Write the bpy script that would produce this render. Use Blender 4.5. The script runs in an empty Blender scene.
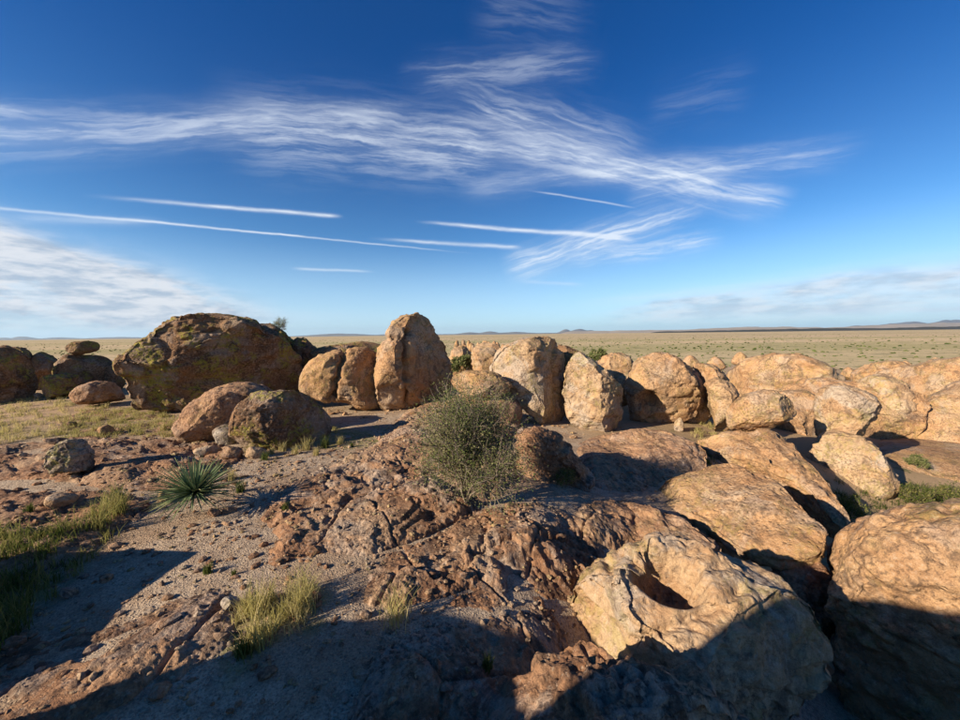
import bpy, math, random
import numpy as np
from mathutils import Matrix, Vector
random.seed(7); rng = np.random.default_rng(7)
C = bpy.context.scene.collection

# ------------------------------------------------------------------ camera
F = 360.0; PITCH = math.radians(4.05); ROLL = 0.0115; CZ = 12.0
_f = np.array([0, math.cos(PITCH), -math.sin(PITCH)]); _r0 = np.array([1., 0, 0]); _u0 = np.array([0, math.sin(PITCH), math.cos(PITCH)])
CR = math.cos(ROLL)*_r0 - math.sin(ROLL)*_u0; CU = math.cos(ROLL)*_u0 + math.sin(ROLL)*_r0; CF = _f
CAM = np.array([0, 0, CZ])
cd = bpy.data.cameras.new("camera"); cam = bpy.data.objects.new("camera", cd); C.objects.link(cam)
cd.sensor_width = 36; cd.lens = 36*F/960; cd.clip_start = 0.05; cd.clip_end = 300000
cam.matrix_world = Matrix(((CR[0], CU[0], -CF[0], 0), (CR[1], CU[1], -CF[1], 0), (CR[2], CU[2], -CF[2], CZ), (0, 0, 0, 1)))
bpy.context.scene.camera = cam
SUN_AZ = math.radians(240); SUN_EL = math.radians(22)          # azimuth clockwise from the view direction
SUN = np.array([math.sin(SUN_AZ)*math.cos(SUN_EL), math.cos(SUN_AZ)*math.cos(SUN_EL), math.sin(SUN_EL)])
sd = bpy.data.lights.new("sun", 'SUN'); so = bpy.data.objects.new("sun", sd); C.objects.link(so)
sd.energy = 5.0; sd.angle = math.radians(0.5); sd.color = (1.0, 0.87, 0.68)
so.rotation_euler = Vector(SUN).to_track_quat('Z', 'Y').to_euler()
vs = bpy.context.scene.view_settings
vs.view_transform = 'Standard'; vs.look = 'None'; vs.gamma = 1.0; vs.exposure = 0.92
bpy.context.scene.cycles.max_bounces = 5; bpy.context.scene.cycles.diffuse_bounces = 2; bpy.context.scene.cycles.transparent_max_bounces = 4

def rays(px, py):
    px = np.asarray(px, float); py = np.asarray(py, float)
    d = CF + ((px-480)/F)[..., None]*CR - ((py-360)/F)[..., None]*CU
    return d
def project(P):
    q = P - CAM; zc = q@CF; zc = np.where(zc < 1e-3, 1e-3, zc)
    return 480+F*(q@CR)/zc, 360-F*(q@CU)/zc

# ------------------------------------------------------------------ node helper
class NT:
    def __init__(s, tree): s.t = tree; s.t.nodes.clear()
    def n(s, typ, **kw):
        nd = s.t.nodes.new(typ)
        for k, v in kw.items():
            if k.startswith('i_'):
                key = k[2:]; key = int(key) if key.isdigit() else key.replace('_', ' ')
                s.set(nd.inputs[key], v)
            else: setattr(nd, k, v)
        return nd
    def set(s, inp, v):
        if isinstance(v, bpy.types.NodeSocket): s.t.links.new(v, inp)
        elif isinstance(v, bpy.types.Node): s.t.links.new(v.outputs[0], inp)
        else: inp.default_value = v
    def m(s, op, a, b=0.0, c=0.0, clamp=False):
        nd = s.n('ShaderNodeMath', operation=op, use_clamp=clamp); s.set(nd.inputs[0], a); s.set(nd.inputs[1], b); s.set(nd.inputs[2], c); return nd.outputs[0]
    def vm(s, op, a, b=(0, 0, 0)):
        nd = s.n('ShaderNodeVectorMath', operation=op); s.set(nd.inputs[0], a)
        if op == 'SCALE': s.set(nd.inputs[3], b)
        else: s.set(nd.inputs[1], b)
        return nd.outputs['Value'] if op in ('DOT_PRODUCT', 'LENGTH', 'DISTANCE') else nd.outputs[0]
    def sm(s, x, a, b, lo=0., hi=1.):
        nd = s.n('ShaderNodeMapRange', interpolation_type='SMOOTHSTEP'); s.set(nd.inputs[0], x)
        for i, v in enumerate((a, b, lo, hi)): s.set(nd.inputs[i+1], v)
        return nd.outputs[0]
    def mix(s, f, a, b, mode='MIX'):
        nd = s.n('ShaderNodeMix', data_type='RGBA', blend_type=mode); s.set(nd.inputs[0], f); s.set(nd.inputs[6], a); s.set(nd.inputs[7], b); return nd.outputs[2]
    def noise(s, vec, scale, detail=4, rough=0.55, dist=0.0, lac=2.0):
        nd = s.n('ShaderNodeTexNoise'); s.set(nd.inputs['Vector'], vec); nd.inputs['Scale'].default_value = scale
        nd.inputs['Detail'].default_value = detail; nd.inputs['Roughness'].default_value = rough; nd.inputs['Distortion'].default_value = dist; nd.inputs['Lacunarity'].default_value = lac
        return nd.outputs[0]
    def voro(s, vec, scale, feature='F1', rand=1.0):
        nd = s.n('ShaderNodeTexVoronoi', feature=feature); s.set(nd.inputs['Vector'], vec); nd.inputs['Scale'].default_value = scale; nd.inputs['Randomness'].default_value = rand
        return nd
def col(r, g, b): return (r, g, b, 1.0)

# ------------------------------------------------------------------ sky (Nishita plus high cirrus, set out by direction)
w = bpy.data.worlds.new("World"); bpy.context.scene.world = w; w.use_nodes = True
T = NT(w.node_tree)
out = T.n('ShaderNodeOutputWorld'); bg = T.n('ShaderNodeBackground'); T.t.links.new(bg.outputs[0], out.inputs[0])
sky = T.n('ShaderNodeTexSky', sky_type='NISHITA', sun_disc=False, sun_elevation=SUN_EL, sun_rotation=SUN_AZ, altitude=1500, air_density=1.0, dust_density=0.6, ozone_density=3.0)
D = T.vm('NORMALIZE', T.n('ShaderNodeTexCoord').outputs['Generated'])
sep = T.n('ShaderNodeSeparateXYZ', i_0=D); elev = sep.outputs[2]
base = sky.outputs[0]
tint = T.mix(T.sm(elev, 0.0, 0.62), col(0.72, 1.10, 1.22), col(0.035, 0.50, 1.02))
base = T.mix(1.0, base, tint, 'MULTIPLY')
warp = T.noise(D, 3.0, 4, 0.6)
wn = T.n('ShaderNodeTexNoise', i_Vector=D, i_Scale=5.0, i_Detail=5.0, i_Roughness=0.6).outputs[1]
wv = T.vm('SCALE', T.vm('SUBTRACT', wn, (0.5, 0.5, 0.5)), 0.036)
DW = T.vm('ADD', D, wv)
wv2 = T.vm('SCALE', T.vm('SUBTRACT', wn, (0.5, 0.5, 0.5)), 0.012)
DS = T.vm('ADD', D, wv2)
dens = None
def streak(p0, p1, w0, inten, fade0=0.15, fade1=0.15, fib=0.0, soft=False, w1=None, seed=0.0, fs=1.0):
    """arc of cirrus between two directions; w0 half-width in px at the start, w1 at the end; fib = fibrous break-up"""
    global dens
    a = rays(*p0); b = rays(*p1); a = a/np.linalg.norm(a); b = b/np.linalg.norm(b)
    n = np.cross(a, b); n /= np.linalg.norm(n); t = b - a*(a@b); t /= np.linalg.norm(t); L = math.acos(a@b)
    cosv = 1.0/np.linalg.norm((rays(*p0)+rays(*p1))/2)
    w0 = w0/F*cosv; w1 = w0 if w1 is None else w1/F*cosv
    V = DW if soft else DS
    perp = T.vm('DOT_PRODUCT', V, tuple(n)); al = T.m('ARCTAN2', T.vm('DOT_PRODUCT', V, tuple(t)), T.vm('DOT_PRODUCT', V, tuple(a)))
    s = T.m('DIVIDE', al, L)
    wid = T.m('MULTIPLY_ADD', s, w1-w0, w0); wid = T.m('MAXIMUM', wid, min(w0, w1)*0.6)
    g = T.m('DIVIDE', perp, wid); g = T.m('MULTIPLY', g, g); g = T.m('EXPONENT', T.m('MULTIPLY', g, -1.0))
    e = T.m('MULTIPLY', T.sm(s, 0, fade0), T.sm(s, 1-fade1, 1, 1, 0))
    g = T.m('MULTIPLY', g, e)
    if fib > 0:
        cx = T.n('ShaderNodeCombineXYZ', i_0=T.m('MULTIPLY', perp, 60.0*fs), i_1=T.m('MULTIPLY', al, 5.5*fs), i_2=seed)
        nz = T.noise(cx.outputs[0], 1.0, 5, 0.66, 0.35)
        nz = T.sm(nz, 0.38, 0.70)
        g = T.m('MULTIPLY', g, T.m('MULTIPLY_ADD', nz, fib, 1-fib))
    g = T.m('MULTIPLY', g, inten*(0.95 if soft else 1.0))
    dens = g if dens is None else T.m('ADD', dens, g)
#CLOUDS
streak((-60, 135), (300, 122), 17, 0.62, 0.05, 0.3, 0.75, True, seed=1)
streak((180, 112), (420, 118), 9, 0.38, 0.3, 0.3, 0.7, True, seed=2)
streak((200, 128), (560, 158), 26, 0.60, 0.2, 0.3, 0.85, True, seed=3)
streak((330, 128), (640, 150), 16, 0.35, 0.3, 0.3, 0.85, True, seed=4)
streak((390, 78), (615, 62), 12, 0.34, 0.3, 0.3, 0.85, True, seed=5)
streak((440, 92), (660, 160), 17, 0.5, 0.25, 0.3, 0.85, True, seed=6)
streak((480, 140), (800, 206), 13, 0.75, 0.25, 0.12, 0.8, True, seed=7)
streak((560, 178), (880, 148), 10, 0.55, 0.25, 0.2, 0.8, True, seed=8)
streak((500, 272), (730, 196), 15, 0.85, 0.15, 0.35, 0.75, True, 7, seed=9, fs=1.4)
streak((560, 262), (730, 236), 9, 0.6, 0.2, 0.2, 0.8, True, seed=10, fs=1.4)
streak((450, 190), (640, 170), 9, 0.33, 0.25, 0.25, 0.7, True, seed=11)
streak((620, 200), (740, 168), 10, 0.4, 0.25, 0.25, 0.8, True, seed=12)
streak((460, 0), (600, 30), 22, 0.12, 0.3, 0.3, 0.9, True, seed=13)
streak((640, 110), (760, 85), 20, 0.10, 0.3, 0.3, 0.9, True, seed=14)
streak((75, 195), (345, 217), 1.5, 0.95, 0.35, 0.1, 0.55, False, 1.9, seed=15)
streak((-60, 202), (490, 255), 1.1, 0.9, 0.05, 0.4, 0.5, False, .8, seed=16)
streak((0, 216), (180, 224), 4, 0.30, 0.2, 0.4, 0.5, False, seed=17)
streak((412, 221), (640, 240), 1.3, 1.0, 0.2, 0.1, 0.5, False, 2.2, seed=18)
streak((365, 238), (525, 248), 1.2, 0.8, 0.4, 0.1, 0.5, False, 1.9, seed=19)
streak((288, 268), (378, 272), 1.1, 0.6, 0.2, 0.3, 0.3, False, seed=20)
streak((525, 190), (640, 209), .8, 0.5, 0.3, 0.2, 0.3, False, seed=21)
streak((515, 281), (590, 285), 1.5, 0.28, 0.3, 0.3, 0.3, False, seed=22)
streak((560, 306), (1010, 264), 5, 0.35, 0.25, 0.05, 0.5, False, 14, seed=23)
streak((600, 318), (1010, 292), 12, 0.62, 0.3, 0.05, 0.4, False, 20, seed=24)
streak((800, 312), (1010, 308), 3, 0.55, 0.3, 0.1, 0.5, False, seed=25)
streak((-80, 96), (60, 118), 5, 0.6, 0.1, 0.5, 0.85, True, seed=26, fs=2)
streak((-90, 300), (420, 320), 14, 0.45, 0.05, 0.6, 0.4, True, 6, seed=29)
cirrus = dens
# the thicker cloud bank low on the left
dens = None
streak((590, 312), (1060, 262), 3, 0.75, 0.3, 0.03, 0.35, True, 12, seed=31)
streak((560, 322), (1060, 288), 7, 0.75, 0.35, 0.03, 0.35, True, 18, seed=32)
streak((-170, 205), (250, 318), 26, 2.0, 0.02, 0.35, 0.35, True, 8, seed=27, fs=0.8)
streak((-170, 306), (330, 322), 18, 1.0, 0.02, 0.5, 0.3, True, 8, seed=33, fs=0.8)
streak((-170, 265), (300, 318), 44, 1.9, 0.02, 0.45, 0.3, True, 14, seed=28, fs=0.8)
bank = dens
pn = T.noise(T.vm('MULTIPLY', DW, (1, 1, 2.6)), 9.0, 6, 0.6)
bank = T.m('MULTIPLY', bank, T.sm(pn, 0.34, 0.56, 0.42, 1.0), clamp=True)
bank = T.m('MULTIPLY', bank, 0.9)
cc = T.mix(T.sm(T.noise(T.vm('MULTIPLY', D, (1, 1, 4)), 14.0, 5, 0.6), 0.35, 0.62), col(3.4, 4.1, 5.1), col(6.4, 6.5, 6.8))
ci = T.mix(T.m('MINIMUM', cirrus, 0.86), base, col(6.8, 7.4, 8.2))
# pale dusty air near the horizon
hz = T.sm(elev, -0.02, 0.26, 0.62, 0.0)
full = T.mix(bank, T.mix(hz, ci, col(5.3, 6.7, 8.3)), cc)
T.set(bg.inputs[0], full); bg.inputs[1].default_value = 0.068; w.cycles.sampling_method = 'MANUAL'; w.cycles.sample_map_resolution = 512

# ------------------------------------------------------------------ numpy noise
_perm = rng.permutation(256).astype(np.int64); _perm = np.concatenate([_perm, _perm, _perm])
_g = rng.normal(size=(256, 3)); _g /= np.linalg.norm(_g, axis=1)[:, None]
def perlin(P):
    I = np.floor(P).astype(np.int64); f = P-I; I &= 255; u = f*f*f*(f*(f*6-15)+10)
    def g(dx, dy, dz):
        h = _perm[_perm[_perm[I[:, 0]+dx]+I[:, 1]+dy]+I[:, 2]+dz]; gv = _g[h]
        return gv[:, 0]*(f[:, 0]-dx)+gv[:, 1]*(f[:, 1]-dy)+gv[:, 2]*(f[:, 2]-dz)
    l = lambda a, b, t: a+(b-a)*t
    x, y, z = u[:, 0], u[:, 1], u[:, 2]
    return l(l(l(g(0,0,0), g(1,0,0), x), l(g(0,1,0), g(1,1,0), x), y), l(l(g(0,0,1), g(1,0,1), x), l(g(0,1,1), g(1,1,1), x), y), z)*1.5
def fbm(P, scale, octv=5, gain=0.5, ridged=False):
    o = np.zeros(len(P)); a = 1.0; tot = 0; s = scale
    for i in range(octv):
        n = perlin(P*s+i*17.3+31.7)
        if ridged: n = 1-2*np.abs(n)
        o += a*n; tot += a; a *= gain; s *= 2.03
    return o/tot
def worley(P, scale, seed=0):
    """distances to nearest two jittered cell points"""
    Q = P*scale; I = np.floor(Q).astype(np.int64); d1 = np.full(len(P), 9.); d2 = d1.copy()
    for dx in (-1, 0, 1):
        for dy in (-1, 0, 1):
            for dz in (-1, 0, 1):
                c = I+np.array([dx, dy, dz]); k = c & 255
                h = _perm[_perm[_perm[k[:, 0]]+k[:, 1]]+k[:, 2]]
                j = (_g[(h+seed) & 255]*0.5+0.5)
                d = np.sqrt(((c+j-Q)**2).sum(1))
                d2 = np.minimum(d2, np.maximum(d1, d)); d1 = np.minimum(d1, d)
    return d1, d2
def sstep(x, a, b):
    t = np.clip((x-a)/(b-a), 0, 1); return t*t*(3-2*t)

# ------------------------------------------------------------------ terrain
def on_h(px, py, h):
    d = rays(px, py); t = -h/d[2]; return CAM+d*t
ctrl = [(0,720,2.85),(120,700,2.82),(250,720,2.85),(400,720,2.95),(520,715,3.15),(0,600,2.95),(100,600,2.86),(200,580,2.80),(300,600,2.80),(400,640,2.88),
 (480,600,2.95),(530,620,3.12),(0,500,2.75),(100,500,2.75),(195,505,2.76),(300,500,2.8),(400,520,2.85),(480,530,2.90),(520,560,2.95),(70,470,2.7),(0,430,2.6),(100,420,2.6),
 (200,440,2.72),(290,440,2.75),(380,440,2.78),(20,397,2.4),(140,408,2.5),(250,420,2.65),(340,405,2.8),(430,398,2.8),(480,430,3.0),(540,425,3.15),(600,430,3.3),
 (560,520,3.02),(600,500,3.15),(650,450,3.35),(700,430,3.5),(640,480,3.4),(700,500,3.5),(640,560,3.45),(640,530,3.38),(690,540,3.45),(720,560,3.9),(760,470,4.1),(790,510,4.4),(740,530,4.0),(790,580,4.8),(830,540,5.2),(840,640,7.0),
 (850,505,4.7),(930,500,4.8),(980,515,4.9),(930,430,5.1),(960,400,5.0),(1020,430,4.6),(1000,380,5.2),(740,400,4.6),(800,385,7.0),(900,362,9.0),(110,352,4.0),(0,350,3.8),(300,347,7.5),
 (450,352,6.5),(600,362,7.5),(650,362,8.0),(700,352,9.5),(960,366,9.6),(960,345,10.),(500,345,9.3),(0,346,5.0),(850,700,7.0),(900,700,6.0),(960,700,5.2),(700,720,4.2)]
ctp = [on_h(*c) for c in ctrl]
for az in range(70, 300, 20):
    for r, h in ((1.5, 2.4), (4, 2.5), (10, 3.0), (30, 4.5), (90, 8.5)):
        if az > 240 and r < 5: h = 2.9
        if az < 100 and r < 12: h = 4.6
        ctp.append(np.array([r*math.sin(math.radians(az)), r*math.cos(math.radians(az)), CZ-h]))
ctp.append(np.array([0.0, 0.0, CZ-2.9]))
ctp = np.array(ctp)
def warpxy(x, y):
    r = np.hypot(x, y)+1e-6; k = np.log1p(r/2.0)/r; return np.stack([x*k, y*k], -1)
_Q = warpxy(ctp[:, 0], ctp[:, 1])
def _tps(r2): return 0.5*r2*np.log(r2+1e-12)
_n = len(_Q); _K = _tps(((_Q[:, None]-_Q[None])**2).sum(-1))+np.eye(_n)*0.004
_P = np.hstack([np.ones((_n, 1)), _Q]); _A = np.vstack([np.hstack([_K, _P]), np.hstack([_P.T, np.zeros((3, 3))])])
_wt = np.linalg.solve(_A, np.concatenate([CZ-ctp[:, 2], np.zeros(3)]))
def H0(x, y):
    sh = np.shape(x); x = np.ravel(x); y = np.ravel(y); o = np.empty(len(x))
    for i in range(0, len(x), 40000):
        q = warpxy(x[i:i+40000], y[i:i+40000])
        o[i:i+40000] = _tps(((q[:, None]-_Q[None])**2).sum(-1))@_wt[:_n]+_wt[_n]+q@_wt[_n+1:]
    r = np.hypot(x, y); k = sstep(r, 90, 160); o = o*(1-k)+10.0*k
    return (CZ-np.clip(o, 1.2, 10.5)).reshape(sh)
def hit(px, py, hf):
    """march pixel rays to a height field"""
    px = np.atleast_1d(np.asarray(px, float)); py = np.atleast_1d(np.asarray(py, float))
    d = rays(px, py); ts = np.exp(np.linspace(math.log(0.8), math.log(400), 260)); best = np.full(len(px), np.nan)
    P = CAM+d[:, None, :]*ts[None, :, None]
    z = hf(P[..., 0].ravel(), P[..., 1].ravel()).reshape(P.shape[:2]); df = P[..., 2]-z
    for i in range(len(px)):
        k = np.where(df[i] < 0)[0]
        if len(k) == 0: best[i] = 400; continue
        k = max(k[0], 1); a, b = df[i, k-1], df[i, k]; best[i] = ts[k-1]+(ts[k]-ts[k-1])*(a/(a-b) if a != b else 0)
    return CAM+d*best[:, None]
def smooth_closed(pts, n=240):
    P = np.asarray(pts, float); m = len(P); t = np.linspace(0, m, n, endpoint=False); i = t.astype(int); f = (t-i)[:, None]
    a, b, c, d = P[(i-1) % m], P[i % m], P[(i+1) % m], P[(i+2) % m]
    return 0.5*(2*b+(c-a)*f+(2*a-5*b+4*c-d)*f*f+(3*b-a-3*c+d)*f**3)
def sdist(x, y, poly):
    """signed distance, positive inside"""
    best = np.full(len(x), 1e9); ins = np.zeros(len(x), bool); m = len(poly)
    for i in range(m):
        ax, ay = poly[i]; bx, by = poly[(i+1) % m]; ex, ey = bx-ax, by-ay; L = ex*ex+ey*ey+1e-12
        t = np.clip(((x-ax)*ex+(y-ay)*ey)/L, 0, 1); best = np.minimum(best, np.hypot(x-ax-t*ex, y-ay-t*ey))
        c = ((ay > y) != (by > y)) & (x < (bx-ax)*(y-ay)/((by-ay) if by != ay else 1e-9)+ax); ins ^= c
    return np.where(ins, best, -best)
def pldist(x, y, pl):
    best = np.full(len(x), 1e9)
    for (ax, ay), (bx, by) in zip(pl[:-1], pl[1:]):
        ex, ey = bx-ax, by-ay; t = np.clip(((x-ax)*ex+(y-ay)*ey)/(ex*ex+ey*ey+1e-12), 0, 1)
        best = np.minimum(best, np.hypot(x-ax-t*ex, y-ay-t*ey))
    return best

def mesh_obj(name, V, Fc, mat, parent=None, attrs=None, smooth=True):
    me = bpy.data.meshes.new(name); V = np.ascontiguousarray(V, dtype=np.float32); Fc = np.asarray(Fc); k = Fc.shape[1]
    me.vertices.add(len(V)); me.vertices.foreach_set('co', V.ravel()); me.loops.add(Fc.size); me.loops.foreach_set('vertex_index', Fc.ravel().astype(np.int32))
    me.polygons.add(len(Fc)); me.polygons.foreach_set('loop_start', np.arange(0, Fc.size, k, dtype=np.int32))
    me.polygons.foreach_set('use_smooth', np.full(len(Fc), smooth)); me.update(calc_edges=True)
    if attrs:
        for an, av in attrs.items():
            a = me.attributes.new(an, 'FLOAT', 'POINT'); a.data.foreach_set('value', np.asarray(av, dtype=np.float32))
    if mat: me.materials.append(mat)
    o = bpy.data.objects.new(name, me); C.objects.link(o)
    if parent: o.parent = parent
    return o
def tag(o, label=None, cat=None, group=None, kind=None):
    if label: o['label'] = label
    if cat: o['category'] = cat
    if group: o['group'] = group
    if kind: o['kind'] = kind
    return o

# ------------------------------------------------------------------ materials
def rock_mat(name, c1, c2, c3, dark, lichen=None, lich_amt=0.5, grey=0.4, pit=1.0, fine=1.0, strat=0.0, lay=0.0):
    m = bpy.data.materials.new(name); m.use_nodes = True; T = NT(m.node_tree)
    o = T.n('ShaderNodeOutputMaterial'); b = T.n('ShaderNodeBsdfPrincipled'); T.t.links.new(b.outputs[0], o.inputs[0])
    P = T.n('ShaderNodeNewGeometry').outputs['Position']
    n1 = T.noise(P, 0.75, 5, 0.6, 0.4); n2 = T.noise(P, 3.1, 6, 0.65, 0.3); n3 = T.noise(P, 17.0, 5, 0.7); n4 = T.noise(P, 75.0, 3, 0.7)
    c = T.mix(T.sm(n2, 0.38, 0.64), c1, c2); c = T.mix(T.sm(n1, 0.45, 0.68, 0, 0.85), c, c3)
    # pale grey weathered skin
    c = T.mix(T.m('MULTIPLY', T.sm(T.noise(P, 0.8, 6, 0.7, 0.6), 0.50, 0.60), grey), c, col(0.43, 0.375, 0.315))
    # dark varnish blotches and speckle
    c = T.mix(T.m('MULTIPLY', T.sm(T.noise(P, 2.3, 7, 0.72, 0.8), 0.50, 0.66), 0.85), c, dark)
    mk = T.sm(T.noise(P, 0.9, 3, 0.6, 0.5), 0.40, 0.60, 0.15, 1.0)
    c = T.mix(T.m('MULTIPLY', T.sm(n3, 0.46, 0.64, 0, 0.85), mk), c, dark)
    st = T.noise(T.vm('MULTIPLY', P, (1, 1, 0.22)), 2.6, 5, 0.65, 0.4); c = T.mix(T.sm(st, 0.54, 0.66, 0, 0.55), c, dark)
    c = T.mix(T.sm(n3, 0.46, 0.32, 0, 0.38), c, col(0.56, 0.46, 0.35))
    if lichen:
        l = T.m('MULTIPLY', T.sm(T.noise(P, 1.15, 3, 0.6), 0.46, 0.60), T.sm(T.noise(P, 9.0, 6, 0.75), 0.44, 0.58))
        c = T.mix(T.m('MULTIPLY', l, lich_amt), c, lichen)
    c = T.mix(T.sm(n4, 0.35, 0.7, 0.0, 0.42), c, T.mix(1.0, c, col(0.42, 0.38, 0.35), 'MULTIPLY'))
    T.set(b.inputs['Base Color'], c); b.inputs['Roughness'].default_value = 0.93; b.inputs['Specular IOR Level'].default_value = 0.15
    v1 = T.voro(T.vm('ADD', P, T.vm('SCALE', T.n('ShaderNodeTexNoise', i_Vector=P, i_Scale=5.0).outputs[1], 0.12)), 11.0).outputs['Distance']
    h = T.m('MULTIPLY', T.sm(v1, 0.0, 0.42), 0.020*pit)
    h = T.m('ADD', h, T.m('MULTIPLY', n3, 0.030*fine)); h = T.m('ADD', h, T.m('MULTIPLY', T.noise(P, 60.0, 4, 0.7), 0.011*fine)); h = T.m('ADD', h, T.m('MULTIPLY', n2, 0.05))
    if lay > 0:
        q = T.vm('MULTIPLY', P, (1.0, 1.0, 5.0)); h = T.m('ADD', h, T.m('MULTIPLY', T.noise(q, 2.6, 6, 0.6, 0.6), lay))
    bp = T.n('ShaderNodeBump', i_Height=h); bp.inputs['Strength'].default_value = 1.0; bp.inputs['Distance'].default_value = 1.0
    T.set(b.inputs['Normal'], bp.outputs[0]); return m
LICH = col(0.30, 0.27, 0.035)
M_tan = rock_mat('tan_rock', col(0.49, 0.285, 0.14), col(0.37, 0.20, 0.098), col(0.50, 0.33, 0.19), col(0.14, 0.09, 0.06), LICH, 0.22, 0.35)
M_pale = rock_mat('pale_rock', col(0.49, 0.325, 0.185), col(0.41, 0.245, 0.13), col(0.53, 0.39, 0.26), col(0.15, 0.10, 0.07), LICH, 0.3, 0.6)
M_dark = rock_mat('dark_lichen_rock', col(0.26, 0.14, 0.07), col(0.165, 0.09, 0.05), col(0.30, 0.185, 0.10), col(0.06, 0.038, 0.026), LICH, 0.75, 0.30)
M_red = rock_mat('red_rock', col(0.42, 0.24, 0.13), col(0.32, 0.175, 0.10), col(0.42, 0.27, 0.17), col(0.12, 0.065, 0.045), LICH, 0.1, 0.28)
M_brown = rock_mat('brown_bedrock', col(0.38, 0.205, 0.11), col(0.25, 0.125, 0.068), col(0.47, 0.31, 0.19), col(0.085, 0.05, 0.035), None, 0, 0.45, pit=0.7, fine=1.1, lay=0.03)
M_grey = rock_mat('grey_speckled_rock', col(0.42, 0.33, 0.25), col(0.30, 0.22, 0.16), col(0.50, 0.42, 0.34), col(0.085, 0.06, 0.05), LICH, 0.45, 0.8)

def ground_mat():
    m = bpy.data.materials.new('gravelly_ground'); m.use_nodes = True; T = NT(m.node_tree)
    o = T.n('ShaderNodeOutputMaterial'); b = T.n('ShaderNodeBsdfPrincipled'); T.t.links.new(b.outputs[0], o.inputs[0])
    P = T.n('ShaderNodeNewGeometry').outputs['Position']; g = T.n('ShaderNodeAttribute', attribute_name='grass').outputs['Fac']; far = T.n('ShaderNodeAttribute', attribute_name='far').outputs['Fac']
    n1 = T.noise(P, 1.1, 5, 0.6, 0.3); n2 = T.noise(P, 8.0, 6, 0.7); n4 = T.noise(P, 45.0, 4, 0.75)
    c = T.mix(T.sm(n1, 0.40, 0.62), col(0.53, 0.405, 0.285), col(0.41, 0.285, 0.185)); c = T.mix(T.sm(n2, 0.48, 0.68, 0, 0.7), c, col(0.24, 0.145, 0.09))
    c = T.mix(T.sm(n4, 0.42, 0.68, 0, 0.8), c, col(0.16, 0.115, 0.09)); c = T.mix(T.sm(n4, 0.42, 0.28, 0, 0.5), c, col(0.60, 0.50, 0.41))
    gr = T.mix(T.sm(T.noise(P, 2.5, 5, 0.7), 0.4, 0.62), col(0.30, 0.24, 0.10), col(0.16, 0.16, 0.06)); c = T.mix(T.m('MULTIPLY', g, T.sm(n2, 0.3, 0.55)), c, gr)
    fc = T.mix(T.sm(T.noise(T.vm('MULTIPLY', P, (0.4, 1, 1)), 0.09, 6, 0.65), 0.42, 0.6), col(0.46, 0.31, 0.19), col(0.36, 0.25, 0.145))
    fc = T.mix(T.sm(T.noise(P, 1.2, 5, 0.8), 0.56, 0.66, 0, 0.8), fc, col(0.12, 0.12, 0.05)); c = T.mix(far, c, fc)
    T.set(b.inputs['Base Color'], c); b.inputs['Roughness'].default_value = 0.95; b.inputs['Specular IOR Level'].default_value = 0.1
    v = T.voro(P, 38.0).outputs['Distance']; v2 = T.voro(P, 14.0).outputs['Distance']
    h = T.m('ADD', T.m('MULTIPLY', T.sm(v, 0.0, 0.5, 1, 0), 0.016), T.m('MULTIPLY', T.sm(v2, 0.0, 0.3, 1, 0), 0.014)); h = T.m('ADD', h, T.m('MULTIPLY', n4, 0.02)); h = T.m('ADD', h, T.m('MULTIPLY', n2, 0.05))
    bp = T.n('ShaderNodeBump', i_Height=h); bp.inputs['Distance'].default_value = 1.0; T.set(b.inputs['Normal'], bp.outputs[0]); return m
M_ground = ground_mat()

def plain_mat(name='plain_ground'):
    m = bpy.data.materials.new(name); m.use_nodes = True; T = NT(m.node_tree)
    o = T.n('ShaderNodeOutputMaterial'); b = T.n('ShaderNodeBsdfPrincipled'); T.t.links.new(b.outputs[0], o.inputs[0])
    P = T.n('ShaderNodeNewGeometry').outputs['Position']
    q = T.vm('MULTIPLY', P, (0.12, 1.0, 1.0))
    n1 = T.noise(q, 0.006, 8, 0.62, 0.3); n2 = T.noise(q, 0.0011, 6, 0.6); n3 = T.noise(P, 0.07, 6, 0.75); n5 = T.noise(P, 0.6, 4, 0.8)
    c = T.mix(T.sm(n1, 0.44, 0.56), col(0.62, 0.45, 0.27), col(0.43, 0.35, 0.175))
    c = T.mix(T.sm(n2, 0.46, 0.60, 0, 0.8), c, col(0.50, 0.36, 0.23)); c = T.mix(T.sm(n1, 0.62, 0.70, 0, 0.8), c, col(0.66, 0.54, 0.38))
    c = T.mix(T.sm(n3, 0.52, 0.64, 0, 0.75), c, col(0.15, 0.155, 0.065)); c = T.mix(T.sm(n5, 0.54, 0.62, 0, 0.6), c, col(0.10, 0.11, 0.045))
    T.set(b.inputs['Base Color'], c); b.inputs['Roughness'].default_value = 0.97; b.inputs['Specular IOR Level'].default_value = 0.05
    T.set(b.inputs['Normal'], T.n('ShaderNodeBump', i_Height=T.m('MULTIPLY', n5, 0.5), i_Distance=1.0).outputs[0]); return m
def flat_mat(name, a, b_, scale, rough=0.95):
    m = bpy.data.materials.new(name); m.use_nodes = True; T = NT(m.node_tree)
    o = T.n('ShaderNodeOutputMaterial'); b = T.n('ShaderNodeBsdfPrincipled'); T.t.links.new(b.outputs[0], o.inputs[0])
    P = T.n('ShaderNodeNewGeometry').outputs['Position']
    T.set(b.inputs['Base Color'], T.mix(T.sm(T.noise(P, scale, 5, 0.6), 0.38, 0.62), a, b_)); b.inputs['Roughness'].default_value = rough; b.inputs['Specular IOR Level'].default_value = 0.1; return m
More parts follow.
